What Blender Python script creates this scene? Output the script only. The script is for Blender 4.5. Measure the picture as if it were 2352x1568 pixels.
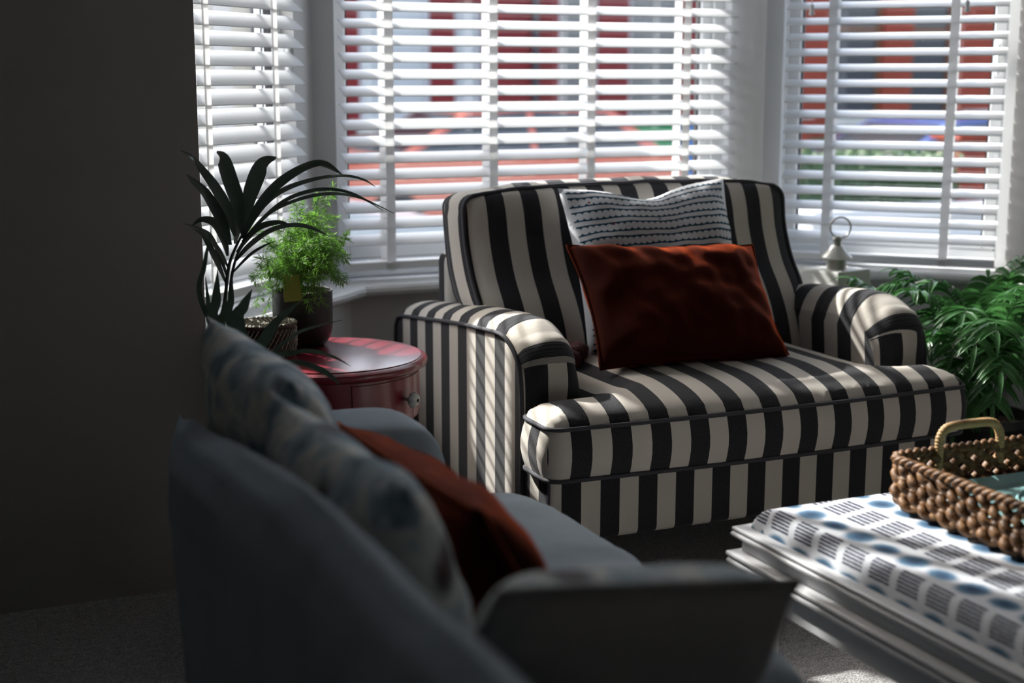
import bpy, bmesh, math, random
from mathutils import Vector, Matrix, noise
random.seed(7)
for o in list(bpy.data.objects): bpy.data.objects.remove(o)
sc = bpy.context.scene
COL = sc.collection
R = math.radians
V = Vector

# ------------------------------------------------------------------ camera, light, exposure
# world axes: X along the middle bay window, Y out towards the street, Z up; the camera stands at the origin
FPX = 3300.0; PITCH = math.atan(609 / 3300.0); YAW = R(23.7); EYE = 1.2
cd = bpy.data.cameras.new('camera'); cam = bpy.data.objects.new('camera', cd); COL.objects.link(cam)
cam.location = (0, 0, EYE); cam.rotation_euler = (math.pi / 2 - PITCH, 0, -YAW)
cd.sensor_width = 36; cd.lens = FPX / 2352 * 36; cd.clip_start = .02
cd.dof.use_dof = True; cd.dof.focus_distance = 3.15; cd.dof.aperture_fstop = 2.6
sc.camera = cam

w = bpy.data.worlds.new('sky'); sc.world = w; w.use_nodes = True
wn = w.node_tree.nodes; wl = w.node_tree.links
sky = wn.new('ShaderNodeTexSky'); sky.sky_type = 'NISHITA'; sky.sun_disc = False
sky.sun_elevation = R(39); sky.sun_rotation = R(-24); sky.dust_density = 4; sky.air_density = 1.0; sky.ozone_density = 1.0
bg = wn['Background']; bg.inputs['Strength'].default_value = .40
hs = wn.new('ShaderNodeHueSaturation'); hs.inputs['Saturation'].default_value = .65
wl.new(sky.outputs[0], hs.inputs['Color']); wl.new(hs.outputs[0], bg.inputs['Color'])

sd = bpy.data.lights.new('sun', 'SUN'); sun = bpy.data.objects.new('sun', sd); COL.objects.link(sun)
sd.energy = 5.4; sd.angle = R(.9); sd.color = (1, .97, .93)
SUN = V((-.31, .70, .63)).normalized()
sun.rotation_euler = (-SUN).to_track_quat('-Z', 'Y').to_euler(); sun.location = (-4, 4, 8)

vs = sc.view_settings
vs.view_transform = 'Standard'; vs.look = 'None'; vs.gamma = 1; vs.use_curve_mapping = False; vs.exposure = 1.15

# ------------------------------------------------------------------ pixel -> position helpers
CF = V((math.sin(YAW) * math.cos(PITCH), math.cos(YAW) * math.cos(PITCH), -math.sin(PITCH)))
CR = V((math.cos(YAW), -math.sin(YAW), 0)); CU = CR.cross(CF); CC = V((0, 0, EYE))
def ray(x, y): return CF * FPX + CR * (x - 1176) + CU * (784 - y)
def at(x, y, dep): return CC + ray(x, y) * (dep / FPX)
def onz(x, y, z): d = ray(x, y); return CC + d * ((z - EYE) / d.z)
def onv(x, y, v): d = ray(x, y); return CC + d * (v / d.y)

# ------------------------------------------------------------------ node materials
class NT:
    def __init__(s, name):
        s.m = bpy.data.materials.new(name); s.m.use_nodes = True
        s.n = s.m.node_tree.nodes; s.l = s.m.node_tree.links; s.p = s.n['Principled BSDF']
    def put(s, sock, v):
        if isinstance(v, bpy.types.NodeSocket): s.l.new(v, sock)
        elif isinstance(v, (tuple, list)) and len(v) == 3 and sock.type == 'RGBA': sock.default_value = (*v, 1)
        else: sock.default_value = v
    def M(s, op, a, b=None, clamp=False):
        n = s.n.new('ShaderNodeMath'); n.operation = op; n.use_clamp = clamp
        s.put(n.inputs[0], a)
        if b is not None: s.put(n.inputs[1], b)
        return n.outputs[0]
    def mix(s, f, a, b):
        n = s.n.new('ShaderNodeMix'); n.data_type = 'RGBA'
        s.put(n.inputs[0], f); s.put(n.inputs[6], a); s.put(n.inputs[7], b); return n.outputs[2]
    def uv(s):
        n = s.n.new('ShaderNodeTexCoord'); x = s.n.new('ShaderNodeSeparateXYZ'); s.l.new(n.outputs['UV'], x.inputs[0])
        return x.outputs[0], x.outputs[1], n.outputs['UV']
    def obj(s): return s.n.new('ShaderNodeTexCoord').outputs['Object']
    def noise(s, scale, detail=3, vec=None, rough=.5):
        n = s.n.new('ShaderNodeTexNoise'); n.inputs['Scale'].default_value = scale; n.inputs['Detail'].default_value = detail
        n.inputs['Roughness'].default_value = rough
        s.l.new(vec if vec else s.obj(), n.inputs['Vector']); return n.outputs['Fac']
    def ramp(s, f, stops):
        n = s.n.new('ShaderNodeValToRGB'); s.put(n.inputs[0], f); e = n.color_ramp.elements
        while len(e) < len(stops): e.new(.5)
        for k, (p, c) in enumerate(stops): e[k].position = p; e[k].color = (*c, 1)
        return n.outputs[0]
    def sm(s, x, lo, hi):
        n = s.n.new('ShaderNodeMapRange'); n.interpolation_type = 'SMOOTHSTEP'
        s.put(n.inputs[0], x); s.put(n.inputs[1], lo); s.put(n.inputs[2], hi); return n.outputs[0]
    def bump(s, h, strength=.3, dist=.002):
        n = s.n.new('ShaderNodeBump'); n.inputs['Strength'].default_value = strength; n.inputs['Distance'].default_value = dist
        s.l.new(h, n.inputs['Height']); s.l.new(n.outputs[0], s.p.inputs['Normal'])
    def set(s, **k):
        names = dict(col='Base Color', rough='Roughness', metal='Metallic', spec='Specular IOR Level', sheen='Sheen Weight',
                     sheenr='Sheen Roughness', sheent='Sheen Tint', coat='Coat Weight', coatr='Coat Roughness', emi='Emission Color', emis='Emission Strength')
        for a, v in k.items(): s.put(s.p.inputs[names[a]], v)
        return s
MT = {}
def plain(name, col, rough=.6, var=0, vscale=20, bump=0, bscale=200, bdist=.001, **k):
    t = NT(name); c = col
    if var:
        f = t.noise(vscale, 4)
        c = t.mix(f, tuple(x * (1 - var) for x in col), tuple(min(1, x * (1 + var)) for x in col))
    t.set(col=c, rough=rough, **k)
    if bump: t.bump(t.noise(bscale, 3), bump, bdist)
    MT[name] = t.m; return t
plain('bay_paint', (.72, .72, .71), .85, .04, 3, .15, 120)
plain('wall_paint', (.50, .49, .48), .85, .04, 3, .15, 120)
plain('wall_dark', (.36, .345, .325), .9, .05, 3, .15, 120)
plain('ceiling_paint', (.88, .88, .88), .9)
plain('trim_paint', (.62, .63, .64), .5, .03, 6)
plain('gloss_white', (.72, .73, .73), .3, .02, 10)
plain('slat_white', (.66, .68, .70), .38)

plain('upvc', (.82, .84, .86), .3)
plain('gasket', (.03, .03, .035), .6)
plain('piping', (.045, .045, .055), .8, .25, 400, .3, 900)
plain('dark_wood', (.05, .028, .018), .4, .3, 30)
plain('crimson_paint', (.22, .016, .03), .27, .06, 8, coat=.4, coatr=.25)
plain('ceramic', (.62, .66, .64), .2)
plain('brass_dark', (.05, .035, .02), .4, metal=1)
plain('pot_black', (.009, .009, .011), .5, .1, 30)
plain('soil', (.06, .035, .02), .95, .5, 80, .6, 120, .004)
plain('tag_yellow', (.42, .42, .08), .6)
plain('stem_green', (.06, .1, .03), .6)
plain('lantern_white', (.72, .73, .70), .3, .05, 25, coat=.3)
plain('lantern_metal', (.40, .40, .37), .35, .15, 60, metal=.7)
plain('white_wood', (.60, .60, .61), .33, .03, 12)
plain('aqua', (.35, .62, .62), .25, .05, 6, coat=.5, coatr=.1)
plain('pompom', (.10, .008, .014), .95, .4, 200, .8, 400, .004, sheen=.3)
plain('rattan', (.48, .30, .13), .5, .3, 60)
plain('asphalt', (.30, .305, .31), .9, .12, 3, .3, 60)
plain('paving', (.42, .42, .41), .9, .1, 4)
plain('tyre', (.015, .015, .015), .8); plain('alloy', (.45, .46, .48), .35, metal=.8)
plain('car_glass', (.03, .035, .04), .06)
plain('pane_grey', (.15, .145, .14), .3)
plain('curtain', (.44, .455, .46), .9, .06, 4)
plain('pane_dark', (.05, .055, .065), .08)
plain('render_cream', (.50, .49, .45), .95, .14, 60, .6, 90, .006)
plain('pvc_white', (.50, .51, .53), .4)
plain('slate', (.10, .11, .13), .7, .2, 5)
plain('brown_frame', (.18, .07, .03), .5)
plain('bin_green', (.03, .22, .08), .45); plain('bin_blue', (.05, .17, .42), .45)
plain('lamp_red', (.5, .02, .02), .3); plain('lamp_white', (.8, .8, .8), .15)
for nm, c in (('paint_coral', (.42, .09, .05)), ('paint_silver', (.32, .36, .40)), ('paint_blue', (.02, .05, .20)), ('paint_white', (.38, .38, .38))):
    plain(nm, c, .3, coat=.6, coatr=.08)

def brick(name, c1, c2, mortar):
    t = NT(name); n = t.n.new('ShaderNodeTexBrick'); t.l.new(t.uv()[2], n.inputs['Vector'])
    n.inputs['Scale'].default_value = 1; n.inputs['Brick Width'].default_value = .225; n.inputs['Row Height'].default_value = .075
    n.inputs['Mortar Size'].default_value = .006
    for k, c in (('Color1', c1), ('Color2', c2), ('Mortar', mortar)): n.inputs[k].default_value = (*c, 1)
    t.set(col=n.outputs['Color'], rough=.9); t.bump(n.outputs['Fac'], -.4, .01); MT[name] = t.m
brick('brick_red', (.20, .012, .016), (.155, .010, .012), (.13, .03, .027))
brick('brick_orange', (.26, .034, .014), (.21, .028, .011), (.16, .05, .032))

# striped upholstery: UV.x is the distance in metres across the stripes
t = NT('stripe_fabric'); ux, uy, uvv = t.uv()
PER = .0985
fr = t.M('FRACT', t.M('DIVIDE', t.M('ADD', ux, t.M('MULTIPLY', t.M('SUBTRACT', t.noise(900, 1, uvv), .5), .0012)), PER))
mask = t.M('SUBTRACT', t.sm(fr, .494, .506), t.sm(fr, .994, 1.0))
weave = t.noise(700, 2, uvv)
cream = t.mix(weave, (.50, .46, .405), (.70, .65, .58)); dark = t.mix(t.sm(weave, .42, .7), (.012, .012, .014), (.075, .075, .085))
t.set(col=t.mix(mask, dark, cream), rough=.92, spec=.15, sheen=.12, sheenr=.5); t.bump(weave, .35, .0012); MT['stripe'] = t.m

# scalloped print on white linen
t = NT('scallop_linen'); ux, uy, uvv = t.uv()
ny = t.M('ADD', uy, t.M('MULTIPLY', t.M('SUBTRACT', t.noise(14, 2, uvv), .5), .010))
yy = t.M('MULTIPLY', t.M('FRACT', t.M('DIVIDE', ny, .041)), .041)
s_ = t.M('SUBTRACT', t.M('MULTIPLY', t.M('FRACT', t.M('DIVIDE', ux, .0175)), 2), 1)
hh = t.M('ADD', .0042, t.M('MULTIPLY', t.M('SUBTRACT', 1, t.M('SQRT', t.M('MAXIMUM', t.M('SUBTRACT', 1, t.M('MULTIPLY', s_, s_)), 0))), .0075))
dd = t.M('MINIMUM', yy, t.M('SUBTRACT', .0295, yy))
ink = t.M('MULTIPLY', t.M('LESS_THAN', dd, hh), t.M('LESS_THAN', yy, .0295))
ink = t.M('MULTIPLY', ink, t.M('LESS_THAN', t.M('ABSOLUTE', ux), .237))
col = t.mix(ink, t.mix(t.noise(300, 3, uvv), (.70, .71, .73), (.82, .83, .85)), (.012, .07, .12))
for (sx, sy, cc) in ((-.185, .175, (.35, .02, .03)), (-.135, .105, (.35, .02, .03)), (.0, .118, (.03, .12, .22)), (-.15, -.19, (.35, .02, .03)), (.15, .02, (.35, .02, .03))):
    ax = t.M('SQRT', t.M('ABSOLUTE', t.M('SUBTRACT', ux, sx))); ay = t.M('SQRT', t.M('ABSOLUTE', t.M('SUBTRACT', uy, sy)))
    col = t.mix(t.M('LESS_THAN', t.M('ADD', ax, ay), .085), col, cc)
t.set(col=col, rough=.9, spec=.2); t.bump(t.noise(500, 2, uvv), .25, .001); MT['scallop'] = t.m

# ikat on the ottoman: columns of dashes alternating with columns of blurred ovals; UV in metres
t = NT('ikat_fabric'); ux, uy, uvv = t.uv()
nz = t.M('MULTIPLY', t.M('SUBTRACT', t.noise(90, 2, uvv), .5), .004)
PX, PY = .15, .068
fx = t.M('FRACT', t.M('DIVIDE', t.M('ADD', ux, nz), PX))
Y = t.M('ADD', uy, t.M('MULTIPLY', t.M('SUBTRACT', t.noise(110, 2, uvv), .5), .007))
inx = t.M('LESS_THAN', fx, .5); q5 = t.M('MULTIPLY', fx, 12)                    # six dashes side by side in half a repeat
fy = t.M('FRACT', t.M('SUBTRACT', t.M('DIVIDE', Y, PY), t.M('MULTIPLY', fx, .55)))
dash = t.M('SUBTRACT', 1, t.sm(t.M('ABSOLUTE', t.M('SUBTRACT', t.M('FRACT', q5), .5)) , .25, .42))
dash = t.M('MULTIPLY', t.M('MULTIPLY', dash, inx), t.M('SUBTRACT', 1, t.sm(t.M('ABSOLUTE', t.M('SUBTRACT', fy, .5)), .33, .42)))
cy = t.M('DIVIDE', Y, PY); par = t.M('MODULO', t.M('FLOOR', t.M('ADD', cy, 200)), 2)
ex = t.M('DIVIDE', t.M('SUBTRACT', fx, .75), t.M('ADD', .17, t.M('MULTIPLY', par, .06)))
ey = t.M('DIVIDE', t.M('SUBTRACT', t.M('FRACT', cy), .5), .53)
rr = t.M('SQRT', t.M('ADD', t.M('MULTIPLY', ex, ex), t.M('MULTIPLY', ey, ey)))
oval = t.M('SUBTRACT', 1, t.sm(rr, .5, 1.0)); core = t.M('SUBTRACT', 1, t.sm(rr, .1, .7))
col = t.mix(oval, (.70, .72, .76), (.10, .20, .31)); col = t.mix(t.M('MULTIPLY', core, .9), col, (.03, .06, .12))
col = t.mix(t.M('MULTIPLY', dash, .95), col, (.025, .03, .065))
t.set(col=col, rough=.85, spec=.2); t.bump(t.noise(700, 2, uvv), .25, .001); MT['ikat'] = t.m

# watercolour floral print on the sofa cushions
t = NT('floral_print'); o_ = t.obj()
a = t.noise(7, 3, o_, .6); b = t.noise(13, 3, o_, .6)
col = t.ramp(a, [(.30, (.05, .09, .13)), (.42, (.16, .24, .30)), (.50, (.40, .50, .54)), (.57, (.86, .84, .76)), (.70, (.20, .32, .40))])
col = t.mix(t.sm(b, .54, .64), col, (.74, .74, .68))
v_ = t.n.new('ShaderNodeTexVoronoi'); v_.inputs['Scale'].default_value = 9; t.l.new(o_, v_.inputs['Vector'])
col = t.mix(t.M('SUBTRACT', 1, t.sm(v_.outputs['Distance'], .16, .32)), col, (.05, .015, .015))
t.set(col=col, rough=.75, sheen=.15); t.bump(t.noise(600, 2), .2, .001); MT['floral'] = t.m
def velvet(name, base, tint, sw):
    t = NT(name); f = t.noise(9, 4)
    t.set(col=t.mix(f, tuple(x * .75 for x in base), tuple(x * 1.3 for x in base)), rough=.8, spec=.08, sheen=sw, sheenr=.35, sheent=tint)
    t.bump(t.noise(60, 3), .12, .003); MT[name] = t.m
velvet('rust_velvet', (.028, .003, .0012), (1.0, .15, .025), 1.0)
velvet('grey_velvet', (.32, .36, .39), (.62, .75, .85), .3)
plain('back_linen', (.30, .28, .26), .95, .12, 40, .3, 700)

def leafmat(name, c1, c2, trans, sc_=30, rough=.4):
    t = NT(name); f = t.noise(sc_, 2); c = t.mix(f, c1, c2); t.set(col=c, rough=rough)
    tr = t.n.new('ShaderNodeBsdfTranslucent'); t.put(tr.inputs['Color'], t.mix(f, tuple(x * 1.6 for x in c1), tuple(min(1, x * 2.0) for x in c2)))
    mx = t.n.new('ShaderNodeMixShader'); mx.inputs[0].default_value = trans
    t.l.new(t.p.outputs[0], mx.inputs[1]); t.l.new(tr.outputs[0], mx.inputs[2]); t.l.new(mx.outputs[0], t.n['Material Output'].inputs['Surface'])
    MT[name] = t.m
leafmat('tape_white', (.55, .55, .55), (.57, .57, .57), .52, 60, .9)
leafmat('palm_leaf', (.03, .045, .036), (.07, .095, .075), .15)
leafmat('strap_leaf', (.03, .055, .04), (.09, .14, .10), .15)
leafmat('fern_leaf', (.05, .14, .018), (.14, .29, .04), .4, 20, .5)
leafmat('parlour_leaf', (.025, .10, .03), (.08, .23, .06), .25, 12, .33)
leafmat('hedge_leaf', (.02, .06, .02), (.07, .13, .04), .3, 6, .6)

t = NT('woven_hyacinth'); f = t.noise(70, 4); t.set(col=t.ramp(f, [(.3, (.045, .018, .006)), (.55, (.20, .095, .035)), (.75, (.38, .20, .085))]), rough=.5, spec=.4); t.bump(t.noise(300, 3), .5, .002); MT['hyacinth'] = t.m
t = NT('seagrass'); f = t.noise(120, 3); t.set(col=t.mix(f, (.05, .04, .028), (.14, .115, .08)), rough=.8); MT['seagrass'] = t.m
plain('seagrass_stitch', (.46, .43, .36), .8, .2, 100)

t = NT('carpet'); f = t.noise(230, 3, None, .7); g = t.noise(60, 2)
t.set(col=t.ramp(t.M('ADD', t.M('MULTIPLY', f, .8), t.M('MULTIPLY', g, .2)), [(.36, (.14, .13, .13)), (.5, (.42, .41, .41)), (.62, (.75, .73, .72))]), rough=1, sheen=.2)
t.bump(f, .9, .008); MT['carpet'] = t.m

t = NT('window_glass')
tr = t.n.new('ShaderNodeBsdfTransparent'); tr.inputs[0].default_value = (.97, .98, .98, 1)
gl = t.n.new('ShaderNodeBsdfGlossy'); gl.inputs['Roughness'].default_value = .02
mx = t.n.new('ShaderNodeMixShader'); mx.inputs[0].default_value = .05
t.l.new(tr.outputs[0], mx.inputs[1]); t.l.new(gl.outputs[0], mx.inputs[2]); t.l.new(mx.outputs[0], t.n['Material Output'].inputs['Surface']); MT['glass'] = t.m

# ------------------------------------------------------------------ mesh helpers: every shape is (verts, faces) in world coordinates
BASE = {}
def join(*ms):
    vs_, fs_ = [], []
    for v, f in ms:
        k = len(vs_); vs_ += [V(p) for p in v]; fs_ += [tuple(i + k for i in q) for q in f]
    return vs_, fs_
def obj(name, mesh, mat, parent=None, base=None, smooth=False, uv=None, uvf=None, label=None, kind=None, auto=None):
    v, f = mesh
    if parent is not None: b = BASE[parent.name]
    else: b = V(base) if base is not None else V((0, 0, 0))
    me = bpy.data.meshes.new(name); me.from_pydata([V(p) - b for p in v], [], f); me.validate()
    me.materials.append(MT[mat])
    if smooth: me.polygons.foreach_set('use_smooth', [True] * len(me.polygons))
    if uv or uvf:
        L = me.uv_layers.new(name='UVMap')
        for p in me.polygons:
            for li in p.loop_indices:
                vi = me.loops[li].vertex_index
                L.data[li].uv = uv[vi] if uv else uvf(me.vertices[vi].co + b, p.normal)
    if auto: me.set_sharp_from_angle(angle=R(auto))
    o = bpy.data.objects.new(name, me); COL.objects.link(o); BASE[o.name] = b
    if parent is not None: o.parent = parent
    else: o.location = b
    if label: o['label'] = label
    if kind: o['kind'] = kind
    return o
def tag(o, label, cat, group=None):
    o['label'] = label; o['category'] = cat
    if group: o['group'] = group
    return o
def thing(name, label, cat, base, group=None):
    o = bpy.data.objects.new(name, None); COL.objects.link(o); o.location = base; o.empty_display_size = .05
    BASE[o.name] = V(base); return tag(o, label, cat, group)
def struct(name, mesh, mat, **k): return obj(name, mesh, mat, kind='structure', **k)
def clone(o, off, parent=None):
    c = o.copy(); COL.objects.link(c); BASE[c.name] = BASE[o.name] + V(off)
    if parent is not None: c.parent = parent
    c.location = o.location + V(off); return c

def box(x0, x1, y0, y1, z0, z1):
    v = [(x, y, z) for z in (z0, z1) for y in (y0, y1) for x in (x0, x1)]
    return [V(p) for p in v], [(0, 2, 3, 1), (4, 5, 7, 6), (0, 1, 5, 4), (2, 6, 7, 3), (0, 4, 6, 2), (1, 3, 7, 5)]
def rbox(x0, x1, y0, y1, z0, z1, r, seg=3):
    bm = bmesh.new(); bmesh.ops.create_cube(bm, size=1)
    for q in bm.verts: q.co = V(((x0 + x1) / 2 + q.co.x * (x1 - x0), (y0 + y1) / 2 + q.co.y * (y1 - y0), (z0 + z1) / 2 + q.co.z * (z1 - z0)))
    bmesh.ops.bevel(bm, geom=bm.edges[:], offset=r, segments=seg, profile=.5, affect='EDGES')
    bm.verts.index_update(); m = ([q.co.copy() for q in bm.verts], [tuple(q.index for q in f.verts) for f in bm.faces]); bm.free(); return m
def xf(mesh, M): return [M @ V(p) for p in mesh[0]], mesh[1]
def prism(poly, z0, z1):
    n = len(poly); v = [V((x, y, z0)) for x, y in poly] + [V((x, y, z1)) for x, y in poly]
    return v, [tuple(reversed(range(n))), tuple(range(n, 2 * n))] + [(i, (i + 1) % n, n + (i + 1) % n, n + i) for i in range(n)]
def tube(pts, r, n=8, closed=False):
    pts = [V(p) for p in pts]; m = len(pts); rad = r if isinstance(r, (list, tuple)) else [r] * m
    v, f = [], []; up = None
    for i, p in enumerate(pts):
        a = pts[(i - 1) % m] if (closed or i > 0) else p; b = pts[(i + 1) % m] if (closed or i < m - 1) else p
        t = (b - a)
        if t.length < 1e-9: t = V((0, 0, 1))
        t.normalize()
        if up is None:
            up = t.orthogonal().normalized()
        up = (up - t * up.dot(t))
        if up.length < 1e-6: up = t.orthogonal()
        up.normalize(); s = t.cross(up)
        for k in range(n):
            an = 2 * math.pi * k / n; v.append(p + (up * math.cos(an) + s * math.sin(an)) * rad[i])
    for i in range(m if closed else m - 1):
        j = (i + 1) % m
        for k in range(n): f.append((i * n + k, i * n + (k + 1) % n, j * n + (k + 1) % n, j * n + k))
    if not closed: f += [tuple(reversed(range(n))), tuple(range((m - 1) * n, m * n))]
    return v, f
def lathe(prof, c, n=32, cap=True):
    c = V(c); v, f = [], []
    for r, z in prof:
        for k in range(n): a = 2 * math.pi * k / n; v.append(c + V((r * math.cos(a), r * math.sin(a), z)))
    for i in range(len(prof) - 1):
        for k in range(n): f.append((i * n + k, i * n + (k + 1) % n, (i + 1) * n + (k + 1) % n, (i + 1) * n + k))
    if cap: f += [tuple(reversed(range(n))), tuple(range((len(prof) - 1) * n, len(prof) * n))]
    return v, f
def grid(fn, nu, nv, wrapu=False):
    v = [V(fn(i / (nu if wrapu else nu), j / nv)) for j in range(nv + 1) for i in range(nu + 1)]
    f = [(j * (nu + 1) + i, j * (nu + 1) + i + 1, (j + 1) * (nu + 1) + i + 1, (j + 1) * (nu + 1) + i) for j in range(nv) for i in range(nu)]
    return v, f
def smooth_path(pts, k=6, closed=False):
    """Catmull-Rom through pts (tuples of any length)"""
    P = [tuple(p) for p in pts]; n = len(P); out = []
    for i in range(n if closed else n - 1):
        p0, p1, p2, p3 = [P[j % n] if closed else P[min(max(j, 0), n - 1)] for j in (i - 1, i, i + 1, i + 2)]
        for s in range(k):
            q = s / k
            out.append(tuple(.5 * (2 * b + (c - a) * q + (2 * a - 5 * b + 4 * c - d) * q * q + (3 * b - a - 3 * c + d) * q ** 3) for a, b, c, d in zip(p0, p1, p2, p3)))
    if not closed: out.append(P[-1])
    return out
def ribbon(pts, wid, nrm, fold=.18):
    """a leaf: strip along pts, widths wid, with its flat side facing nrm and a shallow fold along the middle"""
    v, f = [], []; m = len(pts)
    for i, p in enumerate(pts):
        t = pts[min(i + 1, m - 1)] - pts[max(i - 1, 0)]; t.normalize()
        s = t.cross(nrm if isinstance(nrm, V) else nrm[i]); s = s.normalized() if s.length > 1e-6 else V((1, 0, 0)); nn = s.cross(t)
        h = wid[i] / 2
        v += [p - s * h + nn * h * fold * 2, p, p + s * h + nn * h * fold * 2]
    for i in range(m - 1):
        a = i * 3; f += [(a, a + 1, a + 4, a + 3), (a + 1, a + 2, a + 5, a + 4)]
    return v, f
def pillow(w, h, t, n=22, pinch=.05, wr=.004, seed=0, sag=0):
    """plump cushion in its own XY plane, centred at 0; returns mesh, uv, outline"""
    v, uv, f = [], [], []
    def pt(i, j, s):
        x = -1 + 2 * i / n; y = -1 + 2 * j / n
        e = max(0, (1 - x ** 4) * (1 - y ** 4)) ** .55 * (1 - .25 * (x * x + y * y) / 2)
        px = x * w / 2 * (1 - pinch * (1 - y * y) ** 1.0 * (abs(x)) ** 3); py = y * h / 2 * (1 - pinch * 1.2 * (1 - x * x) * abs(y) ** 3)
        if sag and y > 0: py -= sag * y * y * math.exp(-(x / .35) ** 2)
        k = noise.noise(V((px * 9 + seed, py * 9, s * 2))) * wr * 1.5 + noise.noise(V((px * 22 + seed, py * 22, s * 2))) * wr
        return V((px, py, s * (t / 2 * e + k * min(1, e * 2.5)))), (x * w / 2, y * h / 2)
    idx = {}
    for s in (1, -1):
        for j in range(n + 1):
            for i in range(n + 1):
                edge = i in (0, n) or j in (0, n)
                if edge and s < 0: idx[(i, j, s)] = idx[(i, j, 1)]; continue
                p, q = pt(i, j, s)
                if edge: p.z = 0
                idx[(i, j, s)] = len(v); v.append(p); uv.append(q)
    for s in (1, -1):
        for j in range(n):
            for i in range(n):
                q = (idx[(i, j, s)], idx[(i + 1, j, s)], idx[(i + 1, j + 1, s)], idx[(i, j + 1, s)])
                f.append(q if s > 0 else tuple(reversed(q)))
    loop = [v[idx[(i, 0, 1)]] for i in range(n)] + [v[idx[(n, j, 1)]] for j in range(n)] + [v[idx[(i, n, 1)]] for i in range(n, 0, -1)] + [v[idx[(0, j, 1)]] for j in range(n, 0, -1)]
    return (v, f), uv, [p.copy() for p in loop]
def frame_matrix(c, xdir, ydir):
    x = V(xdir).normalized(); y = V(ydir); y = (y - x * y.dot(x)).normalized(); z = x.cross(y)
    return Matrix.Translation(V(c)) @ Matrix((x, y, z)).transposed().to_4x4()

# ------------------------------------------------------------------ the bay: inner faces offset by d into the room
SQ = math.sqrt(2)
def bay(d):
    return [(.60 + .7071 * d, 3.43 - .7071 * d), (1.22 + .4142 * d, 4.05 - d), (2.57 - .4142 * d, 4.05 - d), (3.18 - .7071 * d, 3.44 - .7071 * d)]
def bayquad(i, d0, d1): a, b = bay(d0), bay(d1); return [a[i], a[i + 1], b[i + 1], b[i]]
RX0, RX1, RY0 = -1.5, 3.18, -1.9
HC = 2.75
room = [(RX0, RY0), (RX1, RY0), (RX1, 3.44)] + [bay(-.12)[3], bay(-.12)[2], bay(-.12)[1], bay(-.12)[0]] + [(.55, 3.3), (RX0, 3.3)]
struct('floor', prism(room, -.15, 0), 'carpet')
struct('ceiling', prism(room, HC, HC + .1), 'ceiling_paint')
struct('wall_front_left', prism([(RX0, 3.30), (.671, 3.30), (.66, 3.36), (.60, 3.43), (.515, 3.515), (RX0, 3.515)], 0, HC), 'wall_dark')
struct('wall_right', prism([(RX1, RY0), (RX1 + .1, RY0), (RX1 + .1, 3.52), (RX1, 3.44)], 0, HC), 'wall_paint')
struct('wall_left', box(RX0 - .1, RX0, RY0, 3.515, 0, HC), 'wall_paint')
struct('wall_back', box(RX0 - .1, RX1 + .1, RY0 - .1, RY0, 0, HC), 'wall_paint')
SILL = .603
for i, nm in enumerate(('wall_bay_left', 'wall_bay_middle', 'wall_bay_right')):
    struct(nm, join(prism(bayquad(i, .05, -.12), 0, SILL - .033), prism(bayquad(i, -.02, -.12), 2.50, HC)), 'bay_paint')
# plastered corner posts between the sashes
c1, c2 = bay(-.13), bay(-.04)
lp = [(1.08, 3.965), (1.165, 4.115), (1.175, 4.125), (1.235, 4.095), (1.235, 4.13), (1.19, 4.16), (1.10, 4.14), (1.02, 4.03)]
struct('trim_1', prism(lp, SILL, 2.50), 'trim_paint')
rp = [(2.565, 4.075), (2.622, 4.015), (2.638, 4.0), (2.645, 3.992), (2.70, 3.975), (2.76, 4.02), (2.66, 4.18), (2.565, 4.18)]
struct('trim_2', prism(rp, SILL, 2.50), 'trim_paint')

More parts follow.
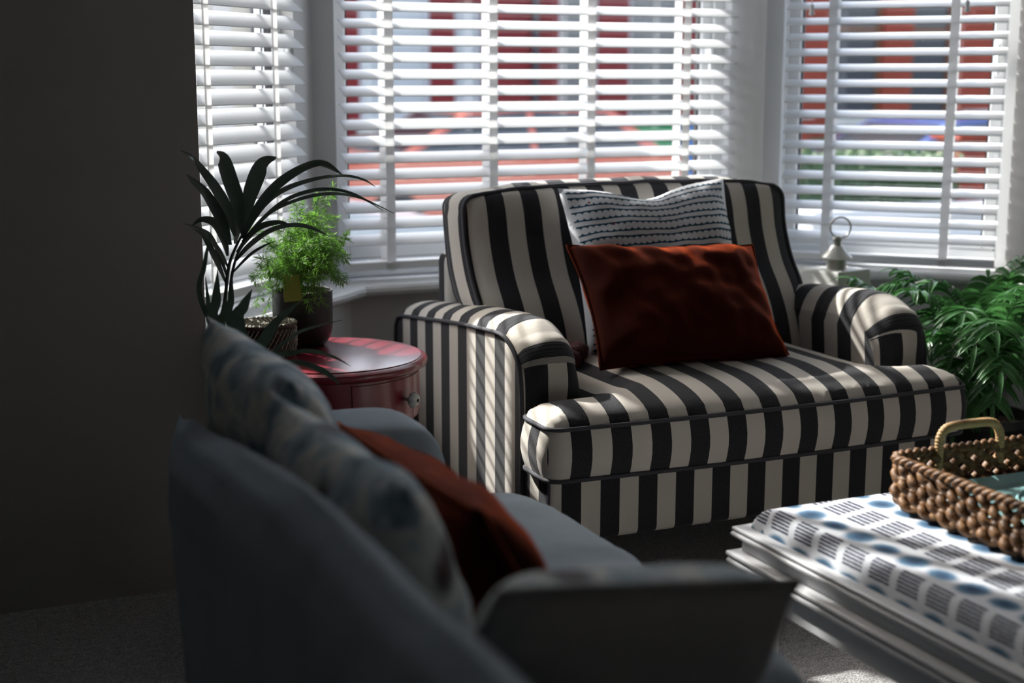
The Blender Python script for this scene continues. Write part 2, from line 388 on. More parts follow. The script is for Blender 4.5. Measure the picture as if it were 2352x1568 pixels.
def seg(i, d):
    a, b = bay(d)[i], bay(d)[i + 1]; p = V((*a, 0)); q = V((*b, 0)); t = (q - p).normalized(); n = V((-t.y, t.x, 0)); return p, q, t, n
def beam(p, t, n, a0, a1, d0, d1, z0, z1, bev=0):
    M = Matrix.Translation(p) @ Matrix((t, n, V((0, 0, 1)))).transposed().to_4x4()
    return xf(rbox(a0, a1, d0, d1, z0, z1, bev, 2) if bev else box(a0, a1, d0, d1, z0, z1), M)
WINSPEC = {0: (.02, .0), 1: (.01, .01), 2: (.0, .02)}
for i in range(3):
    p, q, t, n = seg(i, 0.0); L = (q - p).length
    z0, z1 = SILL, 2.50; fw = .055
    a0, a1 = (.0, L - .10) if i == 0 else ((-.035, L + .012) if i == 1 else (.10, L + .02))
    o = struct('window_%d' % (i + 1), join(beam(p, t, n, a0, a0 + fw, .07, .125, z0, z1, .006), beam(p, t, n, a1 - fw, a1, .07, .125, z0, z1, .006),
                                          beam(p, t, n, a0 + fw, a1 - fw, .07, .125, z0, z0 + fw, .006), beam(p, t, n, a0 + fw, a1 - fw, .07, .125, z1 - fw, z1, .006)), 'upvc', base=p)
    b0, b1, y0, y1 = a0 + fw, a1 - fw, z0 + fw, z1 - fw; sw = .04
    obj('sash', join(beam(p, t, n, b0, b0 + sw, .08, .12, y0, y1, .005), beam(p, t, n, b1 - sw, b1, .08, .12, y0, y1, .005),
                     beam(p, t, n, b0 + sw, b1 - sw, .08, .12, y0, y0 + sw, .005), beam(p, t, n, b0 + sw, b1 - sw, .08, .12, y1 - sw, y1, .005)), 'upvc', o)
    obj('gasket', join(beam(p, t, n, b0 + sw, b0 + sw + .006, .09, .11, y0 + sw, y1 - sw), beam(p, t, n, b1 - sw - .006, b1 - sw, .09, .11, y0 + sw, y1 - sw)), 'gasket', o)
    obj('pane', beam(p, t, n, b0 + sw, b1 - sw, .099, .103, y0 + sw, y1 - sw), 'glass', o)
    obj('window_handle', join(beam(p, t, n, b1 - .03, b1 - .012, .055, .08, 1.25, 1.31, .004), beam(p, t, n, b1 - .028, b1 - .014, .042, .056, 1.2, 1.3, .004)), 'upvc', o)
    # the sill board, with a rounded nose
    s0, s1 = bay(.10), bay(-.11)
    nose = [V((*s0[i], SILL - .016)), V((*s0[i + 1], SILL - .016))]
    obj('window_sill', join(prism([s0[i], s0[i + 1], s1[i + 1], s1[i]], SILL - .032, SILL), tube(nose, .0165, 10)), 'gloss_white', o)

# ------------------------------------------------------------------ wooden venetian blinds
SP = .0482; CH = .061
def blind(i, a0, a1, tilt, zref, tapes, label, pulls, zbot):
    p, q, t, n = seg(i, 0.0); base = p + t * ((a0 + a1) / 2); base.z = zbot - .03
    root = thing('venetian_blind', label, 'window blind', base, 'white wooden blinds in the bay')
    ct, st = math.cos(tilt), math.sin(tilt)
    M = Matrix.Translation(p) @ Matrix((t, n, V((0, 0, 1)))).transposed().to_4x4()
    zs = []; z = zref
    while z > zbot + .02: z -= SP
    z += SP
    if z - zbot < .03: z += SP
    while z < 2.40: zs.append(z); z += SP
    # slat section: inner edge low, outer edge high, slightly cambered
    sec = []
    for k in range(7):
        x = -1 + k / 3; sec.append((x * CH / 2, .0022 * (1 - x * x)))
    sec = [(x, y + .0014) for x, y in sec] + [(x, y - .0014) for x, y in reversed(sec)]
    sec = [(x * ct - y * st, x * st + y * ct) for x, y in sec]
    N = len(sec)
    def slatmesh(z): 
        v = [V((a0, y, z + h)) for y, h in sec] + [V((a1, y, z + h)) for y, h in sec]
        return xf((v, [tuple(range(N)), tuple(reversed(range(N, 2 * N)))] + [(k, N + k, N + (k + 1) % N, (k + 1) % N) for k in range(N)]), M)
    first = None
    for z in zs:
        if first is None: first = obj('slat', slatmesh(z), 'slat_white', root, smooth=True, auto=40); zf = z
        else: clone(first, (0, 0, z - zf), root)
    obj('bottom_rail', beam(p, t, n, a0, a1, -CH * .45, CH * .45, zbot - .012, zbot + .012, .004), 'slat_white', root)
    obj('head_rail', beam(p, t, n, a0, a1, -.03, .035, 2.41, 2.48, .004), 'slat_white', root)
    e = CH / 2 * ct + .002
    for u in tapes:
        for sgn in (-1, 1):
            obj('ladder_tape', beam(p, t, n, u - .0135, u + .0135, sgn * e - .0006, sgn * e + .0006, zbot - .014, 2.41), 'tape_white', root)
    for u, zp in pulls:
        c = obj('lift_cord', tube([p + t * u - n * (.05) + V((0, 0, zp + .03)), p + t * u - n * .05 + V((0, 0, 2.41))], .0013, 5), 'tape_white', root)
        pc = p + t * u - n * .05
        obj('cord_acorn', lathe([(.002, .034), (.005, .032), (.0075, .026), (.006, .018), (.0065, .012), (.0095, .004), (.009, 0), (.004, -.002)], pc + V((0, 0, zp)), 12), 'slat_white', c, smooth=True)
    return root
def along(i, x, y=300, d=0.0):
    """distance along bay segment i of the photo column x"""
    p, q, t, n = seg(i, d); r_ = ray(x, y); k = (p - CC).dot(n) / r_.dot(n); return ((CC + r_ * k) - p).dot(t)
blind(0, .0, along(0, 686), R(37.5), 1.367 + .0482 * 2 + .022, [along(0, 484, 300, .03), along(0, 640, 300, .03), .12],
      'white slatted blind on the side window behind the palm, slats nearly closed', [], .655)
blind(1, along(1, 786), along(1, 1679), R(25.5), 1.3842 + .0135, [along(1, x, 300, .03) for x in (905, 1143, 1367, 1583)],
      'widest white slatted blind, behind the striped armchair and its cushions', [], .648)
blind(2, along(2, 1802), along(2, 2303), R(21), 1.4055 + .013, [along(2, x, 300, .03) for x in (1913, 2190)],
      'white slatted blind with two acorn cord pulls, above the white lantern', [(along(2, 1880, 20, .05), 1.388), (along(2, 2238, 20, .05), 1.392)], .628)

# ------------------------------------------------------------------ the striped armchair
CH0 = (1.895, 3.33, 0)
chair = thing('armchair', 'wide armchair in black and cream striped fabric with rounded arms, standing in the bay', 'armchair', CH0)
def arm(outer, inner, side):
    prof = [(3.83, .165), (3.83, .40), (3.828, .485), (3.815, .517), (3.78, .535), (3.60, .556), (3.354, .582), (3.18, .595), (3.08, .600), (3.03, .592), (2.985, .566), (2.957, .525), (2.947, .47), (2.945, .40), (2.945, .165)]
    pts = smooth_path(prof, 5); m = len(pts)
    cum = [0]
    for k in range(1, m): cum.append(cum[-1] + math.dist(pts[k], pts[k - 1]))
    T = 14; v, f, uv = [], [], []
    for k in range(m):
        a, b = pts[max(k - 1, 0)], pts[min(k + 1, m - 1)]
        ty, tz = b[0] - a[0], b[1] - a[1]; l = math.hypot(ty, tz); ny, nz = tz / l, -ty / l    # outward in the side view
        ny, nz = (-ny, -nz) if (ny * 0 + nz) < -.01 else (ny, nz)
        y, z = pts[k]
        top = max(0, min(1, (z - .42) / .12))
        if k > m * .5: ny_f = -abs(ny)
        else: ny_f = abs(ny)
        for j in range(T + 1):
            q = j / T; x = outer + (inner - outer) * q
            crown = (.034 * (1 - (2 * q - 1) ** 2) ** .7 + .006) * top - (.030 * max(0, (q - .62) / .38) ** 2.2) * top
            crown2 = .012 * (1 - (2 * q - 1) ** 2) * (1 - top)
            c_ = crown + crown2
            if j == 0: c_ = 0
            # pleats gathered round the front of the arm
            fr_ = max(0, 1 - abs(cum[k] - 1.36) / .17)
            c_ += .007 * fr_ * math.sin(q * 8 + cum[k] * 46) * math.sin(math.pi * q)
            if y < 3.0 and z >= .535 and 0 < j < T: c_ += .006
            bulge = 0.012 * math.sin(math.pi * min(1, max(0, (z - .2) / .38))) * (1 if j == T else 0)
            v.append(V((x, y + ny_f * c_, z + max(0, nz) * c_)))
            vv = y if y > 3.0 else 3.0 - (cum[k] - cum[[i for i in range(m) if pts[i][0] <= 3.0 and i > m * .4][0]]) * .8
            blend = 1 if (y < 3.0 and z < .535) else 0
            uv.append((vv * .82 + .06 if blend < .5 else x + (.0533 if side < 0 else .033), z))
    for k in range(m - 1):
        for j in range(T):
            a = k * (T + 1) + j; q = (a, a + 1, a + T + 2, a + T + 1); f.append(q)
    # the flat outer and inner cheeks
    n0 = len(v)
    for k in range(m): v.append(V((outer, *pts[k]))); uv.append((pts[k][0] * .82 + .06, pts[k][1]))
    f.append(tuple(range(n0, n0 + m)))
    n1 = len(v)
    for k in range(m): v.append(v[k * (T + 1) + T].copy()); uv.append((pts[k][0] * .82 + .06, pts[k][1]))
    f.append(tuple(reversed(range(n1, n1 + m))))
    if side > 0: f = [tuple(reversed(q)) for q in f]
    o = obj('arm', (v, f), 'stripe', chair, smooth=True, uv=uv, auto=50)
    obj('arm_piping', tube([V((outer - side * -.002, y, z + .001)) for y, z in pts], .0055, 6), 'piping', o, smooth=True)
arm(1.32, 1.472, -1); arm(2.472, 2.32, 1)
def byn(p, n): return (p.y + .02, p.z) if abs(n.x) > .8 else (p.x, p.z)
def seatuv(p, n): return (p.y + .045, p.z) if abs(n.x) > .75 else (p.x + .026, p.z)
b = obj('base', rbox(1.322, 2.452, 2.805, 3.80, .155, .318, .018, 3), 'stripe', chair, smooth=True, uvf=lambda p, n: (p.y + .045, p.z) if abs(n.x) > .75 else (p.x + .026, p.z), auto=60)
for bpx in (1.322, 2.452): obj('base_piping', tube([(bpx, 2.81, .17), (bpx, 2.808, .305)], .0045, 6), 'piping', b)
for x, y in ((1.40, 2.90), (2.37, 2.90), (1.40, 3.72), (2.37, 3.72)):
    obj('leg', lathe([(.016, 0), (.022, .012), (.02, .05), (.028, .10), (.03, .16)], (x, y, 0), 16), 'dark_wood', chair, smooth=True)
# back frame behind the loose cushion
bf = rbox(1.418, 2.385, 3.655, 3.765, .30, .722, .03, 4)
bfo = obj('back_frame', bf, 'stripe', chair, smooth=True, uvf=lambda p, n: (p.y + .045, p.z) if abs(n.x) > .75 else (p.x + .026, p.z), auto=60)

# seat cushion: T-shaped, its ears wrap round the fronts of the arms
def outline_seat():
    P = []
    x0, x1, xi0, xi1, yf, ye, yb = 1.308, 2.462, 1.475, 2.317, 2.765, 2.925, 3.40
    def arc(cx, cy, r, a0, a1, n=5): return [(cx + r * math.cos(R(a0 + (a1 - a0) * k / n)), cy + r * math.sin(R(a0 + (a1 - a0) * k / n))) for k in range(n + 1)]
    P += arc(x0 + .032, yf + .035, .035, 180, 270)
    for k in range(1, 24):
        s = k / 24; P.append((x0 + .06 + (x1 - x0 - .12) * s, yf - .016 * math.sin(math.pi * s)))
    P += arc(x1 - .032, yf + .035, .035, 270, 360)
    P += arc(x1 - .03, ye - .03, .03, 0, 90)
    P += [(xi1 + .02, ye + .004), (xi1 + .002, ye + .02)] + [(xi1, ye + (yb - ye) * s) for s in (.2, .4, .6, .8, 1)]
    P += [(xi0 + (xi1 - xi0) * s, yb) for s in (.8, .6, .4, .2)]
    P += [(xi0, yb - (yb - ye) * s) for s in (0, .2, .4, .6, .8)] + [(xi0 - .002, ye + .02), (xi0 - .02, ye + .004)]
    P += arc(x0 + .03, ye - .03, .03, 90, 180)
    return P
OS = outline_seat(); ZT, ZB = .436, .318
def insideness(x, y):
    d = 9
    for k in range(len(OS)):
        a, b_ = V(OS[k]), V(OS[(k + 1) % len(OS)]); e = b_ - a; s = max(0, min(1, (V((x, y)) - a).dot(e) / max(e.length_squared, 1e-12)))
        d = min(d, (V((x, y)) - a - e * s).length)
    return d
bm = bmesh.new()
vs0 = [bm.verts.new((x, y, ZT)) for x, y in OS]; bm.faces.new(vs0)
bmesh.ops.triangulate(bm, faces=bm.faces[:])
for k in range(60):                                    # cut into a lattice so that the crown can rise smoothly
    x = 1.30 + k * .02
    bmesh.ops.bisect_plane(bm, geom=bm.verts[:] + bm.edges[:] + bm.faces[:], plane_co=(x, 0, 0), plane_no=(1, 0, 0))
for k in range(34):
    y = 2.75 + k * .02
    bmesh.ops.bisect_plane(bm, geom=bm.verts[:] + bm.edges[:] + bm.faces[:], plane_co=(0, y, 0), plane_no=(0, 1, 0))
bmesh.ops.remove_doubles(bm, verts=bm.verts[:], dist=.0015)
for q in bm.verts:
    d = insideness(q.co.x, q.co.y)
    s = min(1, d / .21); q.co.z = ZT + .060 * math.sqrt(max(0, 1 - (1 - s) ** 2)) + .003 * noise.noise(V((q.co.x * 7, q.co.y * 7, 0))) * s
bm.verts.index_update(); top = ([q.co.copy() for q in bm.verts], [tuple(q.index for q in f.verts) for f in bm.faces]); bm.free()
seat = obj('seat_cushion', top, 'stripe', chair, smooth=True, uvf=lambda p, n: (p.x + .026, p.y))
NO = len(OS); v = []; f = []
nor = []
for k in range(NO):
    a, b_ = V(OS[k - 1]), V(OS[(k + 1) % NO]); e = (b_ - a).normalized(); nor.append(V((e.y, -e.x)))
for lv in range(6):
    s = lv / 5; z = ZT + (ZB - ZT) * s; off = .013 * math.sin(math.pi * s)
    for k in range(NO): v.append(V((OS[k][0] + nor[k].x * off, OS[k][1] + nor[k].y * off, z)))
for lv in range(5):
    for k in range(NO): f.append((lv * NO + k, (lv + 1) * NO + k, (lv + 1) * NO + (k + 1) % NO, lv * NO + (k + 1) % NO))
f.append(tuple(reversed(range(5 * NO, 6 * NO))))
obj('seat_border', (v, f), 'stripe', seat, smooth=True, uvf=seatuv, auto=60)
for z in (ZT, ZB): obj('seat_piping', tube([V((OS[k][0] + nor[k].x * .002, OS[k][1] + nor[k].y * .002, z)) for k in range(NO)], .0055, 6, True), 'piping', seat, smooth=True)

# loose back cushion, reclining
bx0, bx1 = 1.392, 2.385
FR = smooth_path([(3.285, .455), (3.335, .55), (3.385, .62), (3.44, .69), (3.478, .775), (3.490, .845), (3.498, .895)], 6)
RE = smooth_path([(3.42, .44), (3.50, .55), (3.545, .62), (3.59, .69), (3.615, .775), (3.628, .845), (3.636, .885)], 6)
NS = len(FR) - 1; NX = 40; xm, hw = (bx0 + bx1) / 2, (bx1 - bx0) / 2
def hwid(s):
    r_ = .07; s0 = 1 - r_ / .46
    k = hw - (0 if s < s0 else r_ * (1 - math.sqrt(max(0, 1 - ((s - s0) / (1 - s0)) ** 2))))
    return k - .035 * max(0, .35 - s) / .35
def bfront(i, j, L=None, amp=.055):
    s = j / NS; x = -1 + 2 * i / NX; y, z = (L or FR)[j]
    e = ((1 - abs(x) ** 3.2) * max(0, 1 - abs(2 * s - 1) ** 3)) ** .6
    zz = z + .016 * (1 - x ** 4) * s ** 6 + .006 * noise.noise(V((x * 4, 0, 3))) * s ** 4
    return V((xm + x * hwid(s), y - amp * e, zz - .02 * amp / .055 * 0))
v = [bfront(i, j) for j in range(NS + 1) for i in range(NX + 1)]
f = [(j * (NX + 1) + i, j * (NX + 1) + i + 1, (j + 1) * (NX + 1) + i + 1, (j + 1) * (NX + 1) + i) for j in range(NS) for i in range(NX)]
back = obj('back_cushion', (v, f), 'stripe', chair, smooth=True, uvf=lambda p, n: (p.x + .026 + .06 * .0, p.z))
loop = [(0, j) for j in range(NS + 1)] + [(i, NS) for i in range(1, NX + 1)] + [(NX, j) for j in range(NS - 1, -1, -1)]
v, uv, f = [], [], []; D = 6; n = len(loop)
for k, (i, j) in enumerate(loop):
    A, B = bfront(i, j), bfront(i, j, RE, -.012)
    mid = V((xm, 3.5, .66))
    for d in range(D + 1):
        q = d / D; p = A.lerp(B, q)
        out = V((p.x - xm, 0, (p.z - .66))); out = V((1 if p.x > xm else -1, 0, 0)) if j < NS * .82 else (V((0, 0, 1)) if 4 < i < NX - 4 else V((.7 if i > NX / 2 else -.7, 0, .7)))
        p = p + out * .016 * math.sin(math.pi * q); v.append(p)
        uv.append(((p.x + .026 - .020 * q) if (2 < i < NX - 2) else (q * .13 + (.030 if i <= 2 else .03)), p.z))
for k in range(n - 1):
    for d in range(D):
        a = k * (D + 1) + d; f.append((a, a + 1, a + D + 2, a + D + 1))
obj('back_border', (v, f), 'stripe', back, smooth=True, uv=uv)
v = [bfront(i, j, RE, -.012) for j in range(NS + 1) for i in range(NX + 1)]
f = [(j * (NX + 1) + i + 1, j * (NX + 1) + i, (j + 1) * (NX + 1) + i, (j + 1) * (NX + 1) + i + 1) for j in range(NS) for i in range(NX)]
v += [bfront(i, 0) for i in range(NX + 1)]; k0 = (NX + 1) * (NS + 1)
f += [(i, i + 1, k0 + i + 1, k0 + i) for i in range(NX)]
obj('back_rear', (v, f), 'stripe', back, smooth=True, uvf=lambda p, n: (p.x + .026, p.z))
obj('back_piping', tube([bfront(i, j) + V((0, -.002, .002)) for i, j in loop], .006, 6), 'piping', back, smooth=True)
obj('back_piping', tube([bfront(i, j, RE, -.012) for i, j in loop], .005, 6), 'piping', back, smooth=True)

# cushions on the armchair
def cushion(name, label, c, xd, yd, w, h, t, mat, pip=None, group=None, **k):
    Mx = frame_matrix(c, xd, yd); m, uv, lp = pillow(w, h, t, **k); m = xf(m, Mx)
    lo = min(p.z for p in m[0]); base = V((c[0], c[1], lo))
    root = thing(name, label, 'cushion', base, group)
    cover = obj('cover', m, mat, root, smooth=True, uv=uv)
    if pip: obj('piping', tube([Mx @ p for p in lp], .0042, 6, True), pip, root, smooth=True)
    return root, Mx
wc, WM = cushion('scallop_cushion', 'white linen cushion with rows of navy scallops, leaning against the striped back', (1.885, 3.327, .709), (1, -.02, .03), (.0, .40, 1), .50, .45, .12, 'scallop', pinch=.06, wr=.009, seed=3, sag=.03, n=30)
for k, (x, y, z, r_) in enumerate(((1.575, 3.20, .505, .030), (1.548, 3.165, .502, .028), (1.606, 3.235, .508, .026))):
    m = grid(lambda a, b_: V((x, y, z)) + V((math.cos(a * 6.2832) * math.sin(b_ * math.pi), math.sin(a * 6.2832) * math.sin(b_ * math.pi), math.cos(b_ * math.pi))) * r_ * (1 + .22 * noise.noise(V((a * 9 + k, b_ * 9, 0)) * 2)), 18, 10)
    obj('pom_pom', m, 'pompom', wc, smooth=True, label='dark burgundy pom-pom')
cushion('velvet_cushion', 'rust orange velvet cushion with piped edge propped in front of the scallop cushion', (1.838, 3.125, .632), (1, 0, -.045), (.02, .78, 1), .55, .35, .15, 'rust_velvet', 'rust_velvet', pinch=.07, wr=.011, seed=11, n=36)

# ------------------------------------------------------------------ red drum table
TC = V((.949, 3.255, 0)); ZTOP = .55
table = thing('drum_table', 'round crimson painted side table with bobbin legs and one drawer', 'side table', TC)
obj('table_top', lathe([(.0, .520), (.215, .520), (.226, .521), (.236, .527), (.2385, .534), (.2365, .541), (.229, .5455), (.224, .5465), (.2235, .5485), (.218, .550), (.0, .550)], TC, 72, False), 'crimson_paint', table, smooth=True, auto=40)
ap = obj('apron', lathe([(.205, .405), (.213, .405), (.215, .408), (.215, .520), (.205, .520)], TC, 72), 'crimson_paint', table, smooth=True, auto=40)
va = math.atan2(-TC.y, -TC.x)                              # towards the camera
def pol(a, r_, z): return TC + V((math.cos(a) * r_, math.sin(a) * r_, z))
def curved(a0, a1, r0, r1, z0, z1, n=20):
    v = []; f = []
    for k in range(n + 1):
        a = a0 + (a1 - a0) * k / n; v += [pol(a, r0, z0), pol(a, r1, z0), pol(a, r1, z1), pol(a, r0, z1)]
    for k in range(n):
        q = k * 4; f += [(q + i, q + 4 + i, q + 4 + (i + 1) % 4, q + (i + 1) % 4) for i in range(4)]
    f += [(3, 2, 1, 0), tuple(range(4 * n, 4 * n + 4))]; return v, f
dr = obj('drawer', curved(va + R(14), va + R(88), .21, .2185, .413, .512), 'crimson_paint', table, smooth=True, auto=40)
ka = va + R(54); kd = V((math.cos(ka), math.sin(ka), 0)); kp = pol(ka, .2185, .463)
KM = Matrix.Translation(kp) @ kd.to_track_quat('Z', 'X').to_matrix().to_4x4()
def knobm(a, b_):
    th = a * 2 * math.pi; prof = smooth_path([(.004, 0), (.005, .008), (.009, .012), (.017, .017), (.0185, .023), (.014, .031), (.006, .034), (.0, .0335)], 4)
    r_, z = prof[min(int(round(b_ * (len(prof) - 1))), len(prof) - 1)]
    return KM @ V((math.cos(th) * r_ * (1 - .13 * abs(math.cos(4 * th)) ** 6 * (z > .01)), math.sin(th) * r_ * (1 - .13 * abs(math.cos(4 * th)) ** 6 * (z > .01)), z))
kn = obj('knob', grid(knobm, 64, 28), 'ceramic', dr, smooth=True, label='white ceramic pumpkin-shaped knob')
obj('knob_screw', xf(lathe([(.0042, .031), (.0042, .0355), (.001, .037)], (0, 0, 0), 12), KM), 'brass_dark', dr)
bob = [(.018, .40), (.018, .385)]
z = .385
while z > .05:
    bob += [(.009, z - .001), (.017, z - .008), (.020, z - .017), (.017, z - .026)]; z -= .034
bob += [(.012, z), (.014, .03), (.012, 0)]
bob2 = []
z = .385
sz = [.014, .014, .034, .014, .014, .034, .014, .014, .034, .014, .014, .034, .014, .014]
prof = [(.020, .408), (.020, .388)]
z = .388
for s in sz:
    r_ = .0135 if s < .02 else .021
    for k in range(1, 6):
        q = k / 6; prof.append((.009 + (r_ - .009) * math.sin(math.pi * q), z - s * q))
    z -= s
prof += [(.010, z), (.017, z - .02), (.015, z - .05), (.010, 0)]
for k in range(4):
    a = va + R(72) + k * math.pi / 2; c = pol(a, .172, 0)
    obj('leg', lathe(prof, c, 18), 'crimson_paint', table, smooth=True)
obj('stretcher', join(tube([pol(va + R(72), .172, .075), pol(va + R(252), .172, .075)], .009, 10), tube([pol(va + R(162), .172, .075), pol(va + R(342), .172, .075)], .009, 10)), 'crimson_paint', table, smooth=True)

# ------------------------------------------------------------------ asparagus fern in its black pot
PC = V((.930, 3.398, ZTOP)); PR = .0735
fern = thing('potted_fern', 'bright green asparagus fern in a black pot with a yellow tag, on the red table', 'potted plant', PC)
obj('pot', lathe([(.0, 0), (.048, 0), (.058, .006), (.067, .02), (.072, .04), (.0735, .07), (.0735, .133), (.0725, .136), (.069, .135), (.068, .125), (.068, .11), (.0, .11)], PC, 48, False), 'pot_black', fern, smooth=True, auto=50)
obj('soil', lathe([(.0, .122), (.03, .124), (.06, .120), (.067, .116), (.06, .112)], PC, 24, False), 'soil', fern, smooth=True)
dp = 3.47
TA = [at(650, 632, dp - .06), at(688, 630, dp - .045), at(694, 690, dp - .045), at(653, 694, dp - .06)]
TN = (TA[1] - TA[0]).cross(TA[3] - TA[0]).normalized() * .0012
obj('plant_tag', ([p for p in TA] + [p + TN for p in TA], [(0, 1, 2, 3), (7, 6, 5, 4), (0, 4, 5, 1), (1, 5, 6, 2), (2, 6, 7, 3), (3, 7, 4, 0)]), 'tag_yellow', fern, label='blank yellow card tag')
rnd = random.Random(5)
def needle(v, f, p, d, l, wd):
    d = d.normalized(); s = d.orthogonal().normalized(); s.rotate(Matrix.Rotation(rnd.random() * 6.28, 3, d)); k = len(v)
    q = p + d * l * .5 + V((0, 0, -.12 * l))
    v += [p, q + s * wd, p + d * l + V((0, 0, -.2 * l)), q - s * wd]; f += [(k, k + 1, k + 2, k + 3)]
def frond(pts, dens, spread):
    pts = [V(p) for p in smooth_path(pts, 8)]; v, f = tube(pts, [.0013 * (1 - .7 * i / len(pts)) for i in range(len(pts))], 4)
    n = len(pts)
    for i in range(int(n * .22), n):
        t = (pts[min(i + 1, n - 1)] - pts[i - 1]).normalized()
        for k in range(dens):
            # side twig carrying a tuft of needles
            d = V((rnd.gauss(0, 1), rnd.gauss(0, 1), rnd.gauss(0, 1))); d = (d - t * d.dot(t)).normalized() + t * .6
            tw = spread * rnd.uniform(.35, 1) * (1 - .45 * i / n); e = pts[i] + d.normalized() * tw
            m2 = tube([pts[i], e], .0005, 3); k0 = len(v); v += m2[0]; f += [tuple(j + k0 for j in q) for q in m2[1]]
            for b_ in range(7):
                p = pts[i].lerp(e, .3 + .7 * rnd.random()); dd = d.normalized() + V((rnd.gauss(0, .8), rnd.gauss(0, .8), rnd.gauss(0, .8)))
                needle(v, f, p, dd, rnd.uniform(.012, .023), .0010)
    return v, f
crown = PC + V((0, 0, .122))
tips = [(600, 600, -.05), (585, 640, .0), (640, 520, .03), (680, 470, .05), (715, 500, -.05), (735, 455, .02), (760, 500, .04), (795, 545, .0), (790, 590, -.04), (770, 620, -.07), (700, 560, -.09), (655, 570, -.06), (735, 560, -.08),
        (625, 560, .05), (690, 530, .08), (770, 560, .07), (785, 640, -.02), (660, 620, -.09), (605, 725, .07), (585, 695, .06), (725, 640, -.11), (690, 600, -.10), (745, 600, -.1), (765, 430, .03), (540, 515, .10), (640, 655, -.08), (710, 700, -.10), (740, 690, -.09), (720, 520, .0), (750, 545, -.05), (700, 490, .02), (660, 545, .0), (620, 625, .03), (780, 570, .05)]
for x, y, d in tips:
    tip = at(x, y, dp + d); st = crown + V((rnd.uniform(-.02, .02), rnd.uniform(-.02, .02), 0))
    mid = st.lerp(tip, .55) + V((0, 0, .045 if y < 650 else .075)); thin = (y < 440) or y > 690
    obj('frond', frond([st, st.lerp(mid, .5) + V((0, 0, .02)), mid, tip], 2 if thin else 3, .014 if thin else .032), 'fern_leaf', fern)

# ------------------------------------------------------------------ seagrass basket with a lid
BC = V((.812, 3.296, ZTOP)); BR = .066
bk = thing('seagrass_basket', 'small round lidded seagrass basket beside the black pot', 'basket', BC)
def coils(rows, n=40):
    ms = []
    for r_, z in rows: ms.append(tube([BC + V((math.cos(6.2832 * k / n) * r_, math.sin(6.2832 * k / n) * r_, z)) for k in range(n)], .0052, 6, True))
    return join(*ms)
def stitches(rows, per, tilt=.5):
    ms = []
    for ri, (r_, z, up) in enumerate(rows):
        n = max(6, int(2 * math.pi * r_ / per))
        for k in range(n):
            a = 6.2832 * (k + .5 * (ri % 2)) / n; da = tilt * per / max(r_, .01); pts = []
            for q in range(5):
                u = -1 + q / 2; aa = a + da * u * .5
                if up: rr = r_ + u * .0055; zz = z + .0062 * math.cos(u * 1.1)
                else: rr = r_ + .0062 * math.cos(u * 1.1) ; zz = z + u * .0055
                pts.append(BC + V((math.cos(aa) * rr, math.sin(aa) * rr, zz)))
            ms.append(tube(pts, .0013, 4))
    return join(*ms)
body = [(BR - .004 * max(0, 1 - k / 2), .006 + k * .0098) for k in range(7)]
obj('basket_coils', join(coils(body), lathe([(.0, .002), (BR - .004, .002), (BR - .006, .066), (.0, .066)], BC, 32, False)), 'seagrass', bk, smooth=True)
obj('basket_stitches', stitches([(r_, z, False) for r_, z in body], .0105), 'seagrass_stitch', bk, kind='stuff')
lidr = [(BR + .002 - k * .0102, .0755 + (0 if k == 0 else -.002 - .0005 * k)) for k in range(7)]
ld = obj('lid', join(coils(lidr), lathe([(.0, .071), (BR - .002, .074), (BR - .002, .070), (.0, .068)], BC, 32, False)), 'seagrass', bk, smooth=True)
obj('lid_stitches', stitches([(r_, z, True) for r_, z in lidr if r_ > .004], .0105), 'seagrass_stitch', ld, kind='stuff')

# ------------------------------------------------------------------ kentia palm and strap-leaved plant on the floor behind the sofa
def leaf_px(px, dep, k=5, tiltn=None):
    """px: (x, y, width px, depth offset) control points on the photo, at the plant's own distance"""
    P = smooth_path(px, k); pts = [at(x, y, dep + d) for x, y, w_, d in P]; wid = [max(.0012, w_ * (dep + d) / FPX) for x, y, w_, d in P]
    return pts, wid
VIEW = -CF
def add_leaf(name, px, dep, mat, parent, tilt=(0, 0, .35)):
    pts, wid = leaf_px(px, dep); return obj(name, ribbon(pts, wid, (VIEW + V(tilt)).normalized()), mat, parent, smooth=True)
PB = V((.68, 2.95, 0)); PD = 2.95
palm = thing('kentia_palm', 'dark kentia palm with arching strap leaflets in front of the side window', 'potted plant', PB)
obj('pot', lathe([(.0, 0), (.070, 0), (.078, .02), (.092, .24), (.097, .245), (.097, .27), (.089, .27), (.083, .235), (.0, .235)], PB, 32, False), 'pot_black', palm, smooth=True, auto=50)
obj('soil', lathe([(.0, .25), (.05, .25), (.086, .245), (.08, .23)], PB, 24, False), 'soil', palm)
def stem(px, dep, r0, r1):
    P = smooth_path(px, 6); n = len(P); return tube([at(x, y, dep + d) for x, y, d in P[:]], [r0 + (r1 - r0) * i / (n - 1) for i in range(n)], 6)
root_pt = PB + V((0, 0, .245))
def stem3(px, dep, r0, r1):
    P = [at(x, y, dep + d) for x, y, d in px]; P = [root_pt, root_pt.lerp(P[0], .55) + V((0, 0, .02))] + P
    P = [V(p) for p in smooth_path(P, 6)]; n = len(P); return tube(P, [r0 + (r1 - r0) * i / (n - 1) for i in range(n)], 6)
obj('stem', stem3([(512, 760, 0), (518, 680, 0), (526, 610, 0), (545, 560, 0), (560, 535, 0)], PD, .0055, .0022), 'palm_leaf', palm, smooth=True)
obj('stem', stem3([(530, 760, .02), (527, 690, .02), (533, 630, .03), (545, 585, .03), (560, 560, .04)], PD, .0045, .0022), 'palm_leaf', palm, smooth=True)
